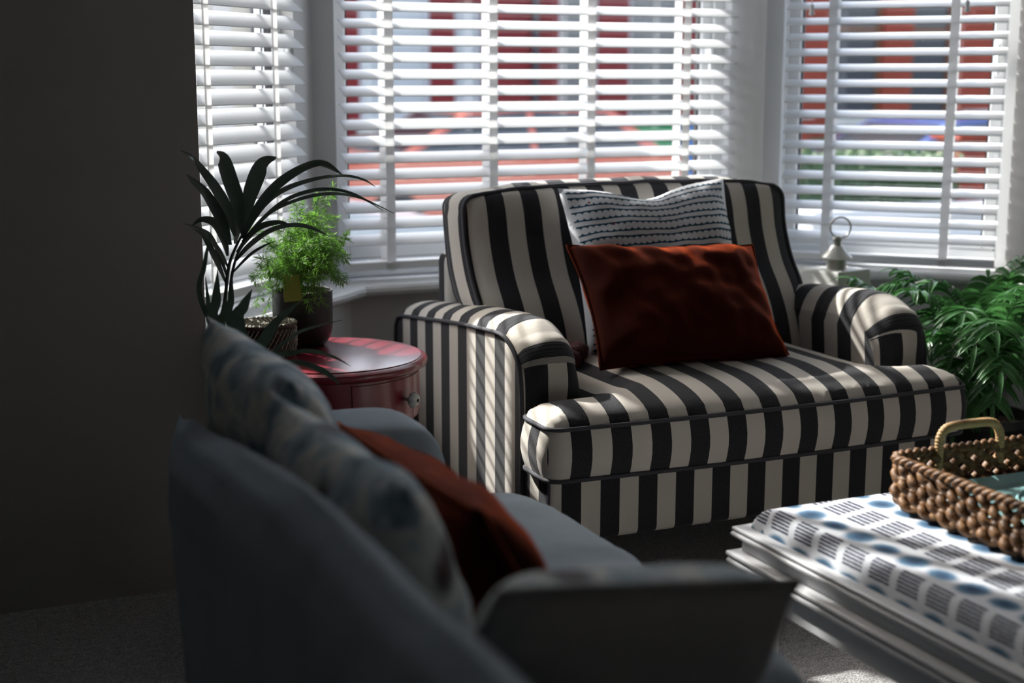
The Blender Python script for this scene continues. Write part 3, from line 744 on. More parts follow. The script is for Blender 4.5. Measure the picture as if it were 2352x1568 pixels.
LEAVES = [
    [(557, 540, 6, 0), (548, 470, 30, -.02), (532, 420, 36, -.05), (514, 368, 32, -.09), (497, 349, 6, -.12)],
    [(562, 540, 6, 0), (570, 470, 28, .02), (585, 420, 38, .03), (606, 378, 34, .02), (635, 362, 5, .0)],
    [(558, 548, 7, 0), (590, 482, 20, -.02), (640, 425, 26, -.05), (700, 386, 22, -.09), (745, 378, 18, -.12), (787, 402, 2, -.14)],
    [(560, 545, 5, 0), (605, 475, 12, .03), (654, 436, 14, .05), (727, 411, 10, .08), (792, 404, 7, .11), (836, 413, 5, .12), (862, 429, 1, .13)],
    [(556, 555, 5, 0), (603, 504, 10, .0), (654, 462, 11, -.02), (709, 440, 10, -.05), (763, 435, 8, -.08), (818, 448, 6, -.11), (881, 484, 1, -.14)],
    [(556, 558, 4, 0), (618, 491, 8, .04), (691, 457, 9, .07), (763, 445, 8, .10), (829, 455, 5, .12), (905, 490, 1, .13)],
    [(540, 542, 7, 0), (522, 482, 26, -.02), (494, 430, 24, -.05), (457, 381, 16, -.08), (437, 359, 10, -.11), (413, 344, 1, -.13)],
    [(530, 562, 7, 0), (510, 505, 26, -.04), (475, 446, 22, -.09), (446, 418, 14, -.12), (428, 400, 2, -.14)],
    [(523, 588, 6, 0), (515, 551, 18, .04), (495, 514, 22, .07), (463, 505, 14, .08), (440, 520, 2, .08)],
    [(523, 612, 5, 0), (500, 571, 11, -.05), (463, 529, 9, -.09), (420, 513, 1, -.13)],
    [(518, 648, 5, 0), (492, 588, 15, -.03), (466, 542, 11, -.06), (441, 524, 1, -.09)],
    [(520, 632, 5, 0), (506, 590, 10, .02), (482, 540, 9, .03), (452, 520, 1, .03)],
    [(544, 580, 6, .02), (578, 537, 16, -.01), (607, 518, 16, -.03), (644, 511, 10, -.05), (668, 518, 1, -.06)],
    [(541, 600, 6, .02), (572, 566, 14, .05), (618, 532, 14, .08), (665, 518, 12, .10), (710, 522, 10, .12), (757, 543, 1, .13)],
    [(536, 625, 5, .02), (572, 588, 8, .05), (601, 568, 7, .07), (632, 553, 1, .09)],
    [(540, 560, 6, 0), (545, 520, 20, .05), (538, 470, 18, .08), (528, 440, 2, .10)]]
for lf in LEAVES: add_leaf('leaflet', lf, PD, 'palm_leaf', palm, (random.uniform(-.3, .3), random.uniform(-.2, .2), .4))
SB = V((.70, 2.66, 0)); SD = 2.72
strap = thing('strap_leaf_plant', 'plant with pointed upright blades and drooping straps between the sofa arm and red table', 'potted plant', SB)
obj('pot', lathe([(.0, 0), (.08, 0), (.09, .02), (.105, .33), (.112, .335), (.112, .36), (.103, .36), (.098, .32), (.0, .32)], SB, 32, False), 'pot_black', strap, smooth=True, auto=50)
obj('soil', lathe([(.0, .335), (.06, .335), (.10, .33), (.09, .31)], SB, 24, False), 'soil', strap)
sroot = SB + V((0, 0, .335))
BL = [[(495, 745, 26, 0), (498, 690, 24, .0), (500, 618, 1, .02)], [(529, 740, 20, .04), (531, 690, 16, .04), (534, 636, 1, .05)], [(548, 745, 30, -.03), (560, 705, 26, -.03), (579, 664, 1, -.02)],
      [(484, 745, 14, .05), (478, 690, 10, .06), (472, 636, 1, .07)], [(462, 690, 12, .03), (470, 610, 11, .03), (484, 530, 1, .03)], [(512, 760, 24, -.05), (516, 720, 20, -.05), (520, 680, 1, -.05)],
      [(590, 812, 24, -.02), (606, 786, 30, -.02), (640, 735, 20, .0), (700, 684, 1, .03)], [(622, 830, 10, .0), (672, 773, 9, .02), (716, 752, 7, .05), (785, 735, 1, .08)],
      [(612, 832, 8, -.02), (672, 811, 11, -.03), (722, 807, 10, -.04), (769, 821, 6, -.05), (806, 841, 1, -.05)], [(622, 846, 8, -.04), (681, 833, 13, -.06), (722, 843, 14, -.09), (757, 861, 11, -.11), (781, 884, 1, -.12)],
      [(632, 848, 10, -.05), (672, 873, 10, -.07), (706, 891, 1, -.09)]]
for lf in BL:
    P = [at(x, y, SD + d) for x, y, w_, d in lf]; W = [w_ * SD / FPX for x, y, w_, d in lf]
    Q = [sroot + V((random.uniform(-.02, .02), random.uniform(-.02, .02), 0))]; 
    mid = Q[0].lerp(P[0], .6) + V((0, 0, .03)); Q = [Q[0], mid] + P; W = [W[0] * .6, W[0] * .9] + W
    S = smooth_path([(*p, w_) for p, w_ in zip(Q, W)], 6)
    obj('blade', ribbon([V(s[:3]) for s in S], [max(.0012, s[3]) for s in S], (VIEW + V((random.uniform(-.3, .3), 0, .5))).normalized(), .15), 'strap_leaf', strap, smooth=True)

# ------------------------------------------------------------------ white lantern behind the right arm
LC = V((2.635, 3.56, 0)); LM = Matrix.Translation(LC) @ Matrix.Rotation(R(12), 4, 'Z')
lan = thing('lantern', 'tall white lantern with flared roof and ring handle behind the armchair', 'lantern', LC)
def sq(prof, M):
    v, f = [], []
    for h, z in prof: v += [M @ V((sx * h, sy * h, z)) for sx, sy in ((-1, -1), (1, -1), (1, 1), (-1, 1))]
    for i in range(len(prof) - 1): f += [(i * 4 + k, i * 4 + (k + 1) % 4, i * 4 + 4 + (k + 1) % 4, i * 4 + 4 + k) for k in range(4)]
    f += [(3, 2, 1, 0), tuple(range(4 * len(prof) - 4, 4 * len(prof)))]; return v, f
obj('lantern_base', sq([(.105, 0), (.105, .02), (.098, .03), (.098, .05)], LM), 'lantern_white', lan)
for sx, sy in ((-1, -1), (1, -1), (1, 1), (-1, 1)): obj('post', xf(rbox(sx * .086 - .008, sx * .086 + .008, sy * .086 - .008, sy * .086 + .008, .048, .47, .003, 1), LM), 'lantern_white', lan)
for k in range(4): obj('pane', xf(box(-.078, .078, .084, .087, .05, .468), LM @ Matrix.Rotation(k * math.pi / 2, 4, 'Z')), 'glass', lan)
rf = obj('roof', sq([(.098, .465), (.112, .468), (.115, .478), (.103, .492), (.0925, .51), (.084, .535), (.0765, .565), (.072, .595), (.0705, .622), (.069, .628)], LM), 'lantern_white', lan)
obj('vent_collar', lathe([(.0, .625), (.030, .626), (.030, .655), (.034, .658), (.0, .66)], LC, 28), 'lantern_metal', rf, smooth=True, auto=40)
obj('chimney_cap', lathe([(.0, .656), (.044, .658), (.046, .663), (.043, .668), (.032, .678), (.022, .690), (.018, .697), (.0, .698)], LC, 32), 'lantern_white', rf, smooth=True, auto=50)
obj('finial', lathe([(.010, .695), (.012, .70), (.010, .705), (.013, .710), (.013, .722), (.008, .727)], LC, 16), 'lantern_metal', rf, smooth=True)
hd = V((CR.x, CR.y, 0))
obj('ring_handle', tube([LC + V((0, 0, .752)) + hd * (.008 + .031 * math.cos(6.2832 * k / 32)) + V((0, 0, .031 * math.sin(6.2832 * k / 32))) for k in range(32)], .0028, 8, True), 'lantern_metal', lan, smooth=True)

# ------------------------------------------------------------------ parlour palm right of the armchair
QC = V((2.86, 3.14, 0))
parl = thing('parlour_palm', 'lush green parlour palm in a dark pot by the wall right of the armchair', 'potted plant', QC)
obj('pot', lathe([(.0, 0), (.09, 0), (.10, .015), (.125, .22), (.132, .225), (.132, .25), (.122, .25), (.115, .21), (.0, .21)], QC, 36, False), 'pot_black', parl, smooth=True, auto=50)
obj('soil', lathe([(.0, .225), (.08, .225), (.117, .22), (.11, .205)], QC, 24, False), 'soil', parl)
rnd = random.Random(21)
def leaflet(v, f, p, d, l, wd, up):
    n = 4; pts = []; 
    for k in range(n + 1):
        q = k / n; pts.append(p + d * l * q + V((0, 0, -.55 * l * q * q)))
    w_ = [wd * x for x in (.35, .95, 1, .65, .04)]
    m = ribbon(pts, w_, up, .22); k0 = len(v); v += m[0]; f += [tuple(i + k0 for i in q) for q in m[1]]
def pinnate(tip, h, lw, n):
    st = QC + V((rnd.uniform(-.03, .03), rnd.uniform(-.03, .03), .225)); mid = st.lerp(tip, .5) + V((0, 0, h))
    P = [V(p) for p in smooth_path([st, st.lerp(mid, .55) + V((0, 0, h * .35)), mid, mid.lerp(tip, .55) + V((0, 0, h * .25)), tip], 8)]
    m = len(P); v, f = tube(P, [.0028 * (1 - .75 * i / m) for i in range(m)], 5)
    for k in range(n):
        q = .38 + .62 * k / (n - 1); i = min(m - 2, int(q * (m - 1))); t = (P[i + 1] - P[i - 1]).normalized(); s = t.cross(V((0, 0, 1))).normalized(); up = s.cross(t)
        l = 1.15 * lw * (.55 + .6 * math.sin(math.pi * (.15 + .8 * (q - .38) / .62)))
        for sg in (-1, 1): leaflet(v, f, P[i], (s * sg * .85 + t * .62 + up * .15 + V((rnd.gauss(0, .08), rnd.gauss(0, .08), rnd.gauss(0, .08)))).normalized(), l, .0155, (up + V((rnd.gauss(0, .25), rnd.gauss(0, .25), 0))).normalized())
    leaflet(v, f, P[-1], (P[-1] - P[-3]).normalized(), lw, .013, V((0, 0, 1)))
    return v, f
ptips = [(1962, 642, 3.62), (2065, 622, 3.62), (2130, 650, 3.52), (2000, 662, 3.64), (2040, 655, 3.55), (2090, 668, 3.40), (2140, 720, 3.45), (2180, 700, 3.78), (2060, 740, 3.80), (2215, 720, 3.25), (2250, 690, 3.55), (2320, 640, 3.42), (2345, 600, 3.58), (2300, 700, 3.70), (2360, 700, 3.35),
         (2120, 790, 3.36), (2110, 830, 3.62), (2190, 800, 3.2), (2240, 790, 3.1), (2290, 760, 3.05), (2340, 780, 3.15), (2180, 880, 3.3), (2300, 850, 3.05), (2350, 860, 3.2), (2200, 940, 3.25), (2280, 930, 3.05), (2360, 660, 3.15), (2400, 760, 3.2), (2230, 760, 3.8), (2340, 730, 3.75), (2160, 760, 3.2), (2270, 640, 3.66)]
for x, y, d in ptips:
    tip = at(x, y, 3.66 + (d - 3.05) * .85); tip.x = min(tip.x, 3.12)
    obj('frond', pinnate(tip, .05 + .09 * rnd.random() + (.05 if y > 780 else 0), rnd.uniform(.065, .09), 15), 'parlour_leaf', parl, smooth=True)

# ------------------------------------------------------------------ ottoman with painted frame
OX0, OX1, OY0, OY1 = 1.362, 2.12, .98, 2.112
ott = thing('ottoman_table', 'upholstered ottoman coffee table with white moulded frame and blue ikat top', 'ottoman', ((OX0 + OX1) / 2, (OY0 + OY1) / 2, 0))
def rectsweep(prof):
    v, f = [], []; n = len(prof)
    for cx, cy, sx, sy in ((OX0, OY0, -1, -1), (OX1, OY0, 1, -1), (OX1, OY1, 1, 1), (OX0, OY1, -1, 1)):
        v += [V((cx + sx * o_, cy + sy * o_, z)) for o_, z in prof]
    for c in range(4):
        for k in range(n): f.append((c * n + k, ((c + 1) % 4) * n + k, ((c + 1) % 4) * n + (k + 1) % n, c * n + (k + 1) % n))
    return v, f
def bead(o_, z, r_, a0=-90, a1=90, n=6): return [(o_ + r_ * math.cos(R(a0 + (a1 - a0) * k / n)), z + r_ * math.sin(R(a0 + (a1 - a0) * k / n))) for k in range(n + 1)]
obj('top_moulding', rectsweep([(-.05, .386)] + [(-.006, .386)] + bead(-.001, .391, .005) + [(-.004, .3965)] + bead(-.002, .401, .0042) + [(-.05, .406)]), 'white_wood', ott, smooth=True, auto=35)
obj('apron', rectsweep([(-.03, .355), (-.012, .355), (-.012, .388), (-.03, .388)]), 'white_wood', ott)
obj('lower_moulding', rectsweep([(-.03, .334), (-.006, .334)] + bead(.002, .3405, .006) + [(-.001, .3475)] + bead(.004, .3535, .0055) + [(-.010, .3605), (-.03, .3605)]), 'white_wood', ott, smooth=True, auto=35)
# shaped lower rails
def rail(p0, p1, th):
    d = (p1 - p0); L = d.length; d.normalize(); n = V((-d.y, d.x, 0)); N = 24; v, f = [], []
    for k in range(N + 1):
        s = k / N; zb = .285 - .12 * (max(0, abs(2 * s - 1) - .80) / .20) ** 2
        q = p0 + d * L * s
        v += [q + V((0, 0, zb)), q + V((0, 0, .338)), q + n * th + V((0, 0, .338)), q + n * th + V((0, 0, zb))]
    for k in range(N):
        a = 4 * k; f += [(a + i, a + (i + 1) % 4, a + 4 + (i + 1) % 4, a + 4 + i) for i in range(4)]
    f += [(3, 2, 1, 0), (4 * N, 4 * N + 1, 4 * N + 2, 4 * N + 3)]; return v, f
i_ = .012
cs = [V((OX0 + i_, OY0 + i_, 0)), V((OX1 - i_, OY0 + i_, 0)), V((OX1 - i_, OY1 - i_, 0)), V((OX0 + i_, OY1 - i_, 0))]
for k in range(4): obj('lower_rail', rail(cs[k], cs[(k + 1) % 4], .022), 'white_wood', ott, smooth=True, auto=35)
def cabriole(cx, cy, sx, sy):
    v, f = [], []; lv = [(.33, .0, .030), (.26, .004, .030), (.20, .008, .026), (.14, .004, .021), (.08, -.004, .017), (.04, -.002, .018), (.015, .006, .021), (0, .006, .018)]
    for z, o_, h in lv:
        c = V((cx + sx * o_, cy + sy * o_, z))
        for k in range(12): a = 6.2832 * k / 12; v.append(c + V((math.copysign(abs(math.cos(a)) ** .6, math.cos(a)) * h, math.copysign(abs(math.sin(a)) ** .6, math.sin(a)) * h, 0)))
    for i in range(len(lv) - 1): f += [(i * 12 + k, i * 12 + 12 + k, i * 12 + 12 + (k + 1) % 12, i * 12 + (k + 1) % 12) for k in range(12)]
    f += [tuple(range(12)), tuple(reversed(range(len(lv) * 12 - 12, len(lv) * 12)))]; return v, f
for cx, cy, sx, sy in ((OX0 + .05, OY0 + .05, -1, -1), (OX1 - .05, OY0 + .05, 1, -1), (OX1 - .05, OY1 - .05, 1, 1), (OX0 + .05, OY1 - .05, -1, 1)):
    obj('leg', cabriole(cx, cy, sx, sy), 'white_wood', ott, smooth=True)
def padtop(a, b_):
    x = -1 + 2 * a; y = -1 + 2 * b_
    X = (OX0 + OX1) / 2 + math.copysign(1 - (1 - abs(x)) ** 1.6, x) * ((OX1 - OX0) / 2 - .022); Y = (OY0 + OY1) / 2 + math.copysign(1 - (1 - abs(y)) ** 1.6, y) * ((OY1 - OY0) / 2 - .022)
    ex = min(((OX1 - OX0) / 2 - .022) - abs(X - (OX0 + OX1) / 2), ((OY1 - OY0) / 2 - .022) - abs(Y - (OY0 + OY1) / 2))
    s = min(1, ex / .032); return V((X, Y, .402 + .042 * (1 - (1 - s) ** 2.2) ** .6 + .004 * min(1, ex / .3)))
obj('pad', grid(padtop, 60, 80), 'ikat', ott, smooth=True, uvf=lambda p, n: (p.x - (1.8 * max(0, .446 - p.z) if p.x < OX0 + .06 else 0) - 1.4925, p.y + (max(0, .446 - p.z) if p.y > OY1 - .06 else 0)))

# ------------------------------------------------------------------ woven tray with handles
TX0, TX1, TY0, TY1 = 1.602, 2.06, 1.36, 1.978; TZ = .455
tray = thing('woven_tray', 'brown woven hyacinth tray with wrapped cane handles on the ikat ottoman', 'tray', ((TX0 + TX1) / 2, (TY0 + TY1) / 2, TZ))
def rr_loop(x0, x1, y0, y1, r_, step):
    P = []
    for cx, cy, a0 in ((x1 - r_, y0 + r_, -90), (x1 - r_, y1 - r_, 0), (x0 + r_, y1 - r_, 90), (x0 + r_, y0 + r_, 180)):
        P += [V((cx + r_ * math.cos(R(a0 + 15 * k)), cy + r_ * math.sin(R(a0 + 15 * k)), 0)) for k in range(7)]
    out = []; n = len(P)
    for k in range(n):
        a, b_ = P[k], P[(k + 1) % n]; m = max(1, int((b_ - a).length / step))
        out += [a.lerp(b_, j / m) for j in range(m)]
    return out
rnd = random.Random(3)
def woven_row(z, off, phase):
    L = rr_loop(TX0, TX1, TY0, TY1, .03, .0035); n = len(L); cum = 0; pts, rad = [], []
    for k in range(n):
        a, b_ = L[k - 1], L[(k + 1) % n]; t = (b_ - a).normalized(); nn = V((t.y, -t.x, 0)); cum += (L[k] - a).length
        ph = cum / .025 * math.pi + phase; s = math.sin(ph)
        j_ = noise.noise(V((cum * 60, z * 300, 1)))
        pts.append(L[k] + nn * (off + .0055 * s + .0015 * j_) + V((0, 0, z + .0062 * math.cos(ph) + .002 * j_))); rad.append(.0070 + .0020 * abs(s) + .0014 * j_)
    return tube(pts, rad, 6, True)
nrow = 5
for k in range(nrow): obj('woven_row', woven_row(TZ + .011 + k * .0150, .001 * k, (k % 2) * math.pi), 'hyacinth', tray, smooth=True)
L = rr_loop(TX0 - .006, TX1 + .006, TY0 - .006, TY1 + .006, .034, .0035)
def rope(phase):
    pts = []; cum = 0; n = len(L)
    for k in range(n):
        a, b_ = L[k - 1], L[(k + 1) % n]; t = (b_ - a).normalized(); nn = V((t.y, -t.x, 0)); cum += (L[k] - a).length; ph = cum / .034 * 6.2832 + phase
        pts.append(L[k] + nn * .0045 * math.cos(ph) + V((0, 0, TZ + .0845 + .0045 * math.sin(ph) + .0016 * noise.noise(V((cum * 30, 0, 0))))))
    return tube(pts, .0058, 6, True)
for ph in (0, math.pi): obj('rim_strand', rope(ph), 'hyacinth', tray, smooth=True)
obj('tray_floor', prism([(p.x, p.y) for p in rr_loop(TX0 + .004, TX1 - .004, TY0 + .004, TY1 - .004, .027, .05)], TZ + .001, TZ + .010), 'hyacinth', tray)
def handle(y):
    path = [V(p) for p in smooth_path([(1.704, y, TZ + .045), (1.704, y, TZ + .085), (1.706, y + .001, TZ + .108), (1.716, y + .002, TZ + .122), (1.735, y + .003, TZ + .127), (1.77, y + .003, TZ + .128), (1.815, y + .003, TZ + .127), (1.832, y + .002, TZ + .121), (1.842, y + .001, TZ + .106), (1.844, y, TZ + .085), (1.844, y, TZ + .045)], 12)]
    ln = 0; rad = []
    for k, p in enumerate(path):
        ln += (p - path[k - 1]).length if k else 0; rad.append(.0082 + .0011 * abs(math.sin(ln / .0052 * math.pi)))
    # resample finely so that each turn of cane shows
    fine = []; acc = [0]
    for k in range(1, len(path)): acc.append(acc[-1] + (path[k] - path[k - 1]).length)
    n = 360; j = 0
    for k in range(n + 1):
        s = acc[-1] * k / n
        while j < len(path) - 2 and acc[j + 1] < s: j += 1
        fine.append(path[j].lerp(path[j + 1], min(1, max(0, (s - acc[j]) / (acc[j + 1] - acc[j])))))
    return tube(fine, [.0074 + .0013 * abs(math.sin(acc[-1] * k / n / .0055 * math.pi)) for k in range(n + 1)], 10)
obj('handle', handle(TY1), 'rattan', tray, smooth=True, label='cane-wrapped handle'); obj('handle', handle(TY0), 'rattan', tray, smooth=True, label='cane-wrapped handle')
AQ = V(((TX0 + TX1) / 2, (TY0 + TY1) / 2, TZ + .010))
aq = thing('aqua_dish', 'glossy aqua rectangular dish with raised lip lying inside the woven tray', 'dish', AQ)
def aqloop(ins, z): return [V((p.x, p.y, z)) for p in rr_loop(TX0 + .03 + ins, TX1 - .03 - ins, TY0 + .03 + ins, TY1 - .025 - ins, .045 - ins * .5, .02)]
lo = [aqloop(i_, TZ + .010 + z) for i_, z in ((.022, 0), (.006, .010), (0, .022), (.003, .0245), (.008, .022), (.02, .0155), (.034, .0135))]
n = len(lo[-1])
v, f = [], []
for L_ in lo:
    L_ = (L_ + L_)[:n] if len(L_) < n else [L_[int(k * len(L_) / n)] for k in range(n)]
    v += L_
for i in range(len(lo) - 1): f += [(i * n + k, i * n + (k + 1) % n, i * n + n + (k + 1) % n, i * n + n + k) for k in range(n)]
f += [tuple(reversed(range(n))), tuple(range((len(lo) - 1) * n, len(lo) * n))]
obj('dish_body', (v, f), 'aqua', aq, smooth=True, auto=40)
ct = V((1.86, 1.80, TZ + .0235))
obj('dish_ring', tube([ct + V((.11 * math.cos(6.2832 * k / 48), .085 * math.sin(6.2832 * k / 48), .001)) for k in range(48)], .0035, 8, True), 'aqua', aq, smooth=True)

# ------------------------------------------------------------------ grey velvet sofa in the foreground
sofa = thing('sofa', 'grey velvet sofa seen over its back, with scatter cushions', 'sofa', (.70, 1.40, 0))
SV0, SV1 = .36, 2.44
obj('sofa_base', rbox(.455, 1.03, SV0 + .02, SV1 - .03, .10, .33, .02, 3), 'grey_velvet', sofa, smooth=True, auto=60)
def crest(v_):
    s = max(0, min(1, (v_ - 1.3) / 1.1)); return .80 - .17 * s ** 1.5
def backm(a, b_):
    v_ = SV0 + (SV1 - SV0) * b_; zt = crest(v_); th = a * 2 * math.pi
    # section: upright slab with a rolled top, leaning slightly backwards
    prof = [(.33, .12), (.315, .35), (.302, .55), (.30, zt - .13), (.305, zt - .06), (.328, zt - .018), (.36, zt), (.385, zt - .014), (.405, zt - .05), (.418, zt - .12), (.435, .45), (.46, .30), (.46, .12)]
    tuck = .13 * max(0, (v_ - 1.35) / 1.1) ** 2
    prof = [(x + tuck * max(0, min(1, (.46 - x) / .15)), z) for x, z in prof]
    k = a * (len(prof) - 1); i = min(int(k), len(prof) - 2); q = k - i
    return V((prof[i][0] + (prof[i + 1][0] - prof[i][0]) * q, v_ + .012 * noise.noise(V((a * 6, b_ * 9, 0))), prof[i][1] + (prof[i + 1][1] - prof[i][1]) * q + .006 * noise.noise(V((a * 5, b_ * 14, 2)))))
m = grid(backm, 48, 60); n = 49
m[1].append(tuple(range(n))); m[1].append(tuple(reversed(range(60 * n, 61 * n))))
obj('sofa_back', m, 'grey_velvet', sofa, smooth=True, auto=60)
def sofa_arm(v0, v1):
    prof = [(.45, .12), (.45, .50), (.46, .565), (.49, .602), (.60, .618), (.74, .622), (.815, .614), (.845, .59), (.862, .545), (.865, .45), (.865, .12)]
    P = smooth_path(prof, 4); n = len(P); T = 10; v, f = [], []
    for x, z in P:
        for j in range(T + 1):
            q = j / T; e = (1 - abs(2 * q - 1) ** 3.5) ** .5; top = max(0, min(1, (z - .4) / .15))
            v.append(V((x - .02 * (1 - e) * (x > .8), v0 + (v1 - v0) * q, z - .03 * (1 - e) * top)))
    for i in range(n - 1):
        for j in range(T): a = i * (T + 1) + j; f.append((a, a + T + 1, a + T + 2, a + 1))
    f.append(tuple(i * (T + 1) for i in range(n))); f.append(tuple(reversed([i * (T + 1) + T for i in range(n)])))
    return v, f
for a, b_ in ((2.21, SV1), (SV0, .60)): obj('arm', sofa_arm(a, b_), 'grey_velvet', sofa, smooth=True, auto=60)
def seatm(v0, v1, s_):
    def fn(a, b_):
        th = -math.pi + 2 * math.pi * a; y = -1 + 2 * b_
        c, sn = math.cos(th), math.sin(th); ex = (max(0, 1 - abs(y) ** 5)) ** .4
        px = .778 + math.copysign(abs(c) ** .35, c) * .29 * (.90 + .10 * ex); pz = .395 + math.copysign(abs(sn) ** .5, sn) * .062 * (.55 + .45 * ex) + (.018 * ex * (sn > 0) * abs(sn))
        cr = max(0, 1 - abs(px - 1.0) / .22) * (sn > 0)
        pz += .006 * cr * math.sin(b_ * 55 + 9 * px) * noise.noise(V((b_ * 5, s_, 0))) * 2
        return V((px, (v0 + v1) / 2 + y * (v1 - v0) / 2, pz))
    m = grid(fn, 40, 36); m[1].append(tuple(reversed(range(41)))); m[1].append(tuple(range(36 * 41, 37 * 41))); return m
obj('seat_cushion', seatm(1.42, 2.36, 1), 'grey_velvet', sofa, smooth=True); obj('seat_cushion', seatm(.62, 1.41, 7), 'grey_velvet', sofa, smooth=True)
for x, y in ((.50, .45), (.97, .45), (.50, 2.33), (.97, 2.33)): obj('leg', lathe([(.018, 0), (.026, .06), (.03, .105)], (x, y, 0), 14), 'dark_wood', sofa, smooth=True)

# scatter cushions on the sofa
cushion('floral_cushion', 'watercolour floral cushion with pointed corner at the far end of the sofa back', (.508, 1.965, .643), (.02, -1, -.03), (-.30, .0, 1), .47, .39, .14, 'floral', pinch=.06, seed=2, wr=.006)
cushion('floral_cushion', 'watercolour floral cushion in the middle of the sofa back, beside the rust lumbar cushion', (.478, 1.485, .634), (.03, -1, -.0), (-.26, .0, 1), .49, .38, .125, 'floral', pinch=.06, seed=5, wr=.006)
cushion('velvet_lumbar_cushion', 'rust velvet lumbar cushion lying on the grey sofa against the floral cushions', (.648, 1.675, .600), (.06, 1, -.08), (-.58, 0, 1), .66, .27, .12, 'rust_velvet', 'rust_velvet', pinch=.06, seed=8, wr=.006)
# nearest cushion: floral front, plain linen back
Mx = frame_matrix((.588, 1.150, .612), (1, .05, -.13), (0, -.6, 1)); m, uv, lp = pillow(.315, .33, .16, n=24, pinch=.0, wr=.005, seed=14); nf = len(m[1]) // 2
m = xf(m, Mx); base = V((.588, 1.150, min(p.z for p in m[0])))
nc = thing('floral_cushion', 'cushion with floral front and plain linen back, standing by the sofa arm', 'cushion', base)
zax = Mx.to_3x3() @ V((0, 0, 1)); away = zax.y > 0
A_, B_ = m[1][:nf], m[1][nf:]
obj('front_cover', (m[0], A_ if away else B_), 'floral', nc, smooth=True); obj('back_cover', (m[0], B_ if away else A_), 'back_linen', nc, smooth=True, label='plain linen back')
obj('piping', tube([Mx @ p for p in lp], .005, 6, True), 'back_linen', nc, smooth=True)

# ------------------------------------------------------------------ the street outside
GZ = -.5
def ground(name, y0, y1, z, mat): return struct(name, box(-30, 45, y0, y1, z - .2, z), mat)
ground('front_path', 4.6, 6.6, GZ + .02, 'paving'); ground('pavement', 6.6, 8.0, GZ + .1, 'paving'); ground('road', 8.0, 15.2, GZ, 'asphalt'); ground('far_pavement', 15.2, 17.2, GZ + .1, 'paving'); ground('far_gardens', 17.2, 30, GZ + .12, 'paving')
YF = 19.0
def wuv(p, n): return (p.y, p.z) if abs(n.x) > .7 else (p.x, p.z)
def house(x0, x1, mat, label, wins, doors, pane, frame='pvc_white', z1=5.6):
    h = thing('terraced_house', label, 'house', ((x0 + x1) / 2, YF, GZ + .12), 'terraced houses across the street')
    # brick wall as piers and bands around the openings, so that windows and doors sit in real recesses
    ops = sorted([(a, b_, .55, 2.75) for a, b_ in wins] + [(a, b_, GZ + .12, 2.2) for a, b_ in doors] + [(a, b_, 3.4, 5.0) for a, b_ in wins])
    xs = sorted({x0, x1} | {q for o_ in ops for q in o_[:2]}); cells = []
    for a, b_ in zip(xs[:-1], xs[1:]):
        mid = (a + b_) / 2; cuts = sorted([(o_[2], o_[3]) for o_ in ops if o_[0] < mid < o_[1]]); z = GZ + .12
        for c0, c1 in cuts:
            if c0 > z: cells.append(box(a, b_, YF, YF + .3, z, c0))
            z = c1
        cells.append(box(a, b_, YF, YF + .3, z, z1))
    obj('wall', join(*cells), mat, h, uvf=wuv)
    for (a, b_) in wins:
        for c0, c1 in ((.55, 2.75), (3.4, 5.0)):
            m_ = (a + b_) / 2; fw = .06
            wo = obj('window', join(box(a, a + fw, YF + .06, YF + .14, c0, c1), box(b_ - fw, b_, YF + .06, YF + .14, c0, c1), box(a + fw, b_ - fw, YF + .06, YF + .14, c0, c0 + fw), box(a + fw, b_ - fw, YF + .06, YF + .14, c1 - fw, c1), box(a + fw, b_ - fw, YF + .07, YF + .13, c0 + 1.35, c0 + 1.41)), frame, h)
            obj('pane', box(a + fw, b_ - fw, YF + .10, YF + .12, c0 + fw, c1 - fw), pane, wo)
            obj('sill', box(a - .06, b_ + .06, YF - .08, YF + .1, c0 - .12, c0), 'render_cream', wo)
    for (a, b_) in doors:
        d_ = obj('door', box(a, b_, YF + .12, YF + .17, GZ + .12, 2.2), 'pvc_white', h); obj('door_panel', box(a + .08, b_ - .08, YF + .105, YF + .12, .9, 2.0), 'curtain', d_)
    obj('roof', ([V(p) for p in ((x0, YF - .2, z1), (x1, YF - .2, z1), (x1, YF + 4, z1 + 2.4), (x0, YF + 4, z1 + 2.4), (x0, YF - .2, z1 - .12), (x1, YF - .2, z1 - .12), (x1, YF + 4, z1 - .12), (x0, YF + 4, z1 - .12))], [(0, 1, 2, 3), (7, 6, 5, 4), (0, 4, 5, 1), (1, 5, 6, 2), (2, 6, 7, 3), (3, 7, 4, 0)]), 'slate', h)
    obj('downpipe', tube([(x1 - .12, YF - .06, GZ + .12), (x1 - .12, YF - .06, z1)], .05, 8), 'pane_dark', h)
    return h
house(-8, 2.2, 'brick_red', 'red brick terraced house across the street behind the rendered porch', [(-5.5, -3.9)], [(-1.5, -.6)], 'curtain')
house(2.2, 5.45, 'render_cream', 'cream rendered terraced house across the street, between two red brick ones', [(3.0, 4.3)], [(4.7, 5.3)], 'curtain')
house(5.45, 8.80, 'brick_red', 'crimson brick house across the street with net-curtained window and white door', [(6.08, 7.12)], [(7.47, 7.92)], 'curtain')
house(8.80, 12.3, 'brick_red', 'red brick house across the street with two narrow grey windows', [(9.08, 9.72), (10.22, 11.1)], [], 'pane_grey', 'pvc_white')
house(12.3, 17.6, 'brick_orange', 'orange brick house across the street with dark windows', [(13.86, 14.80), (15.38, 16.2)], [], 'pane_dark', 'brown_frame')
house(17.6, 26, 'brick_red', 'red brick house at the right end of the terrace across the street', [(19.5, 21.2)], [(23, 23.9)], 'pane_dark')
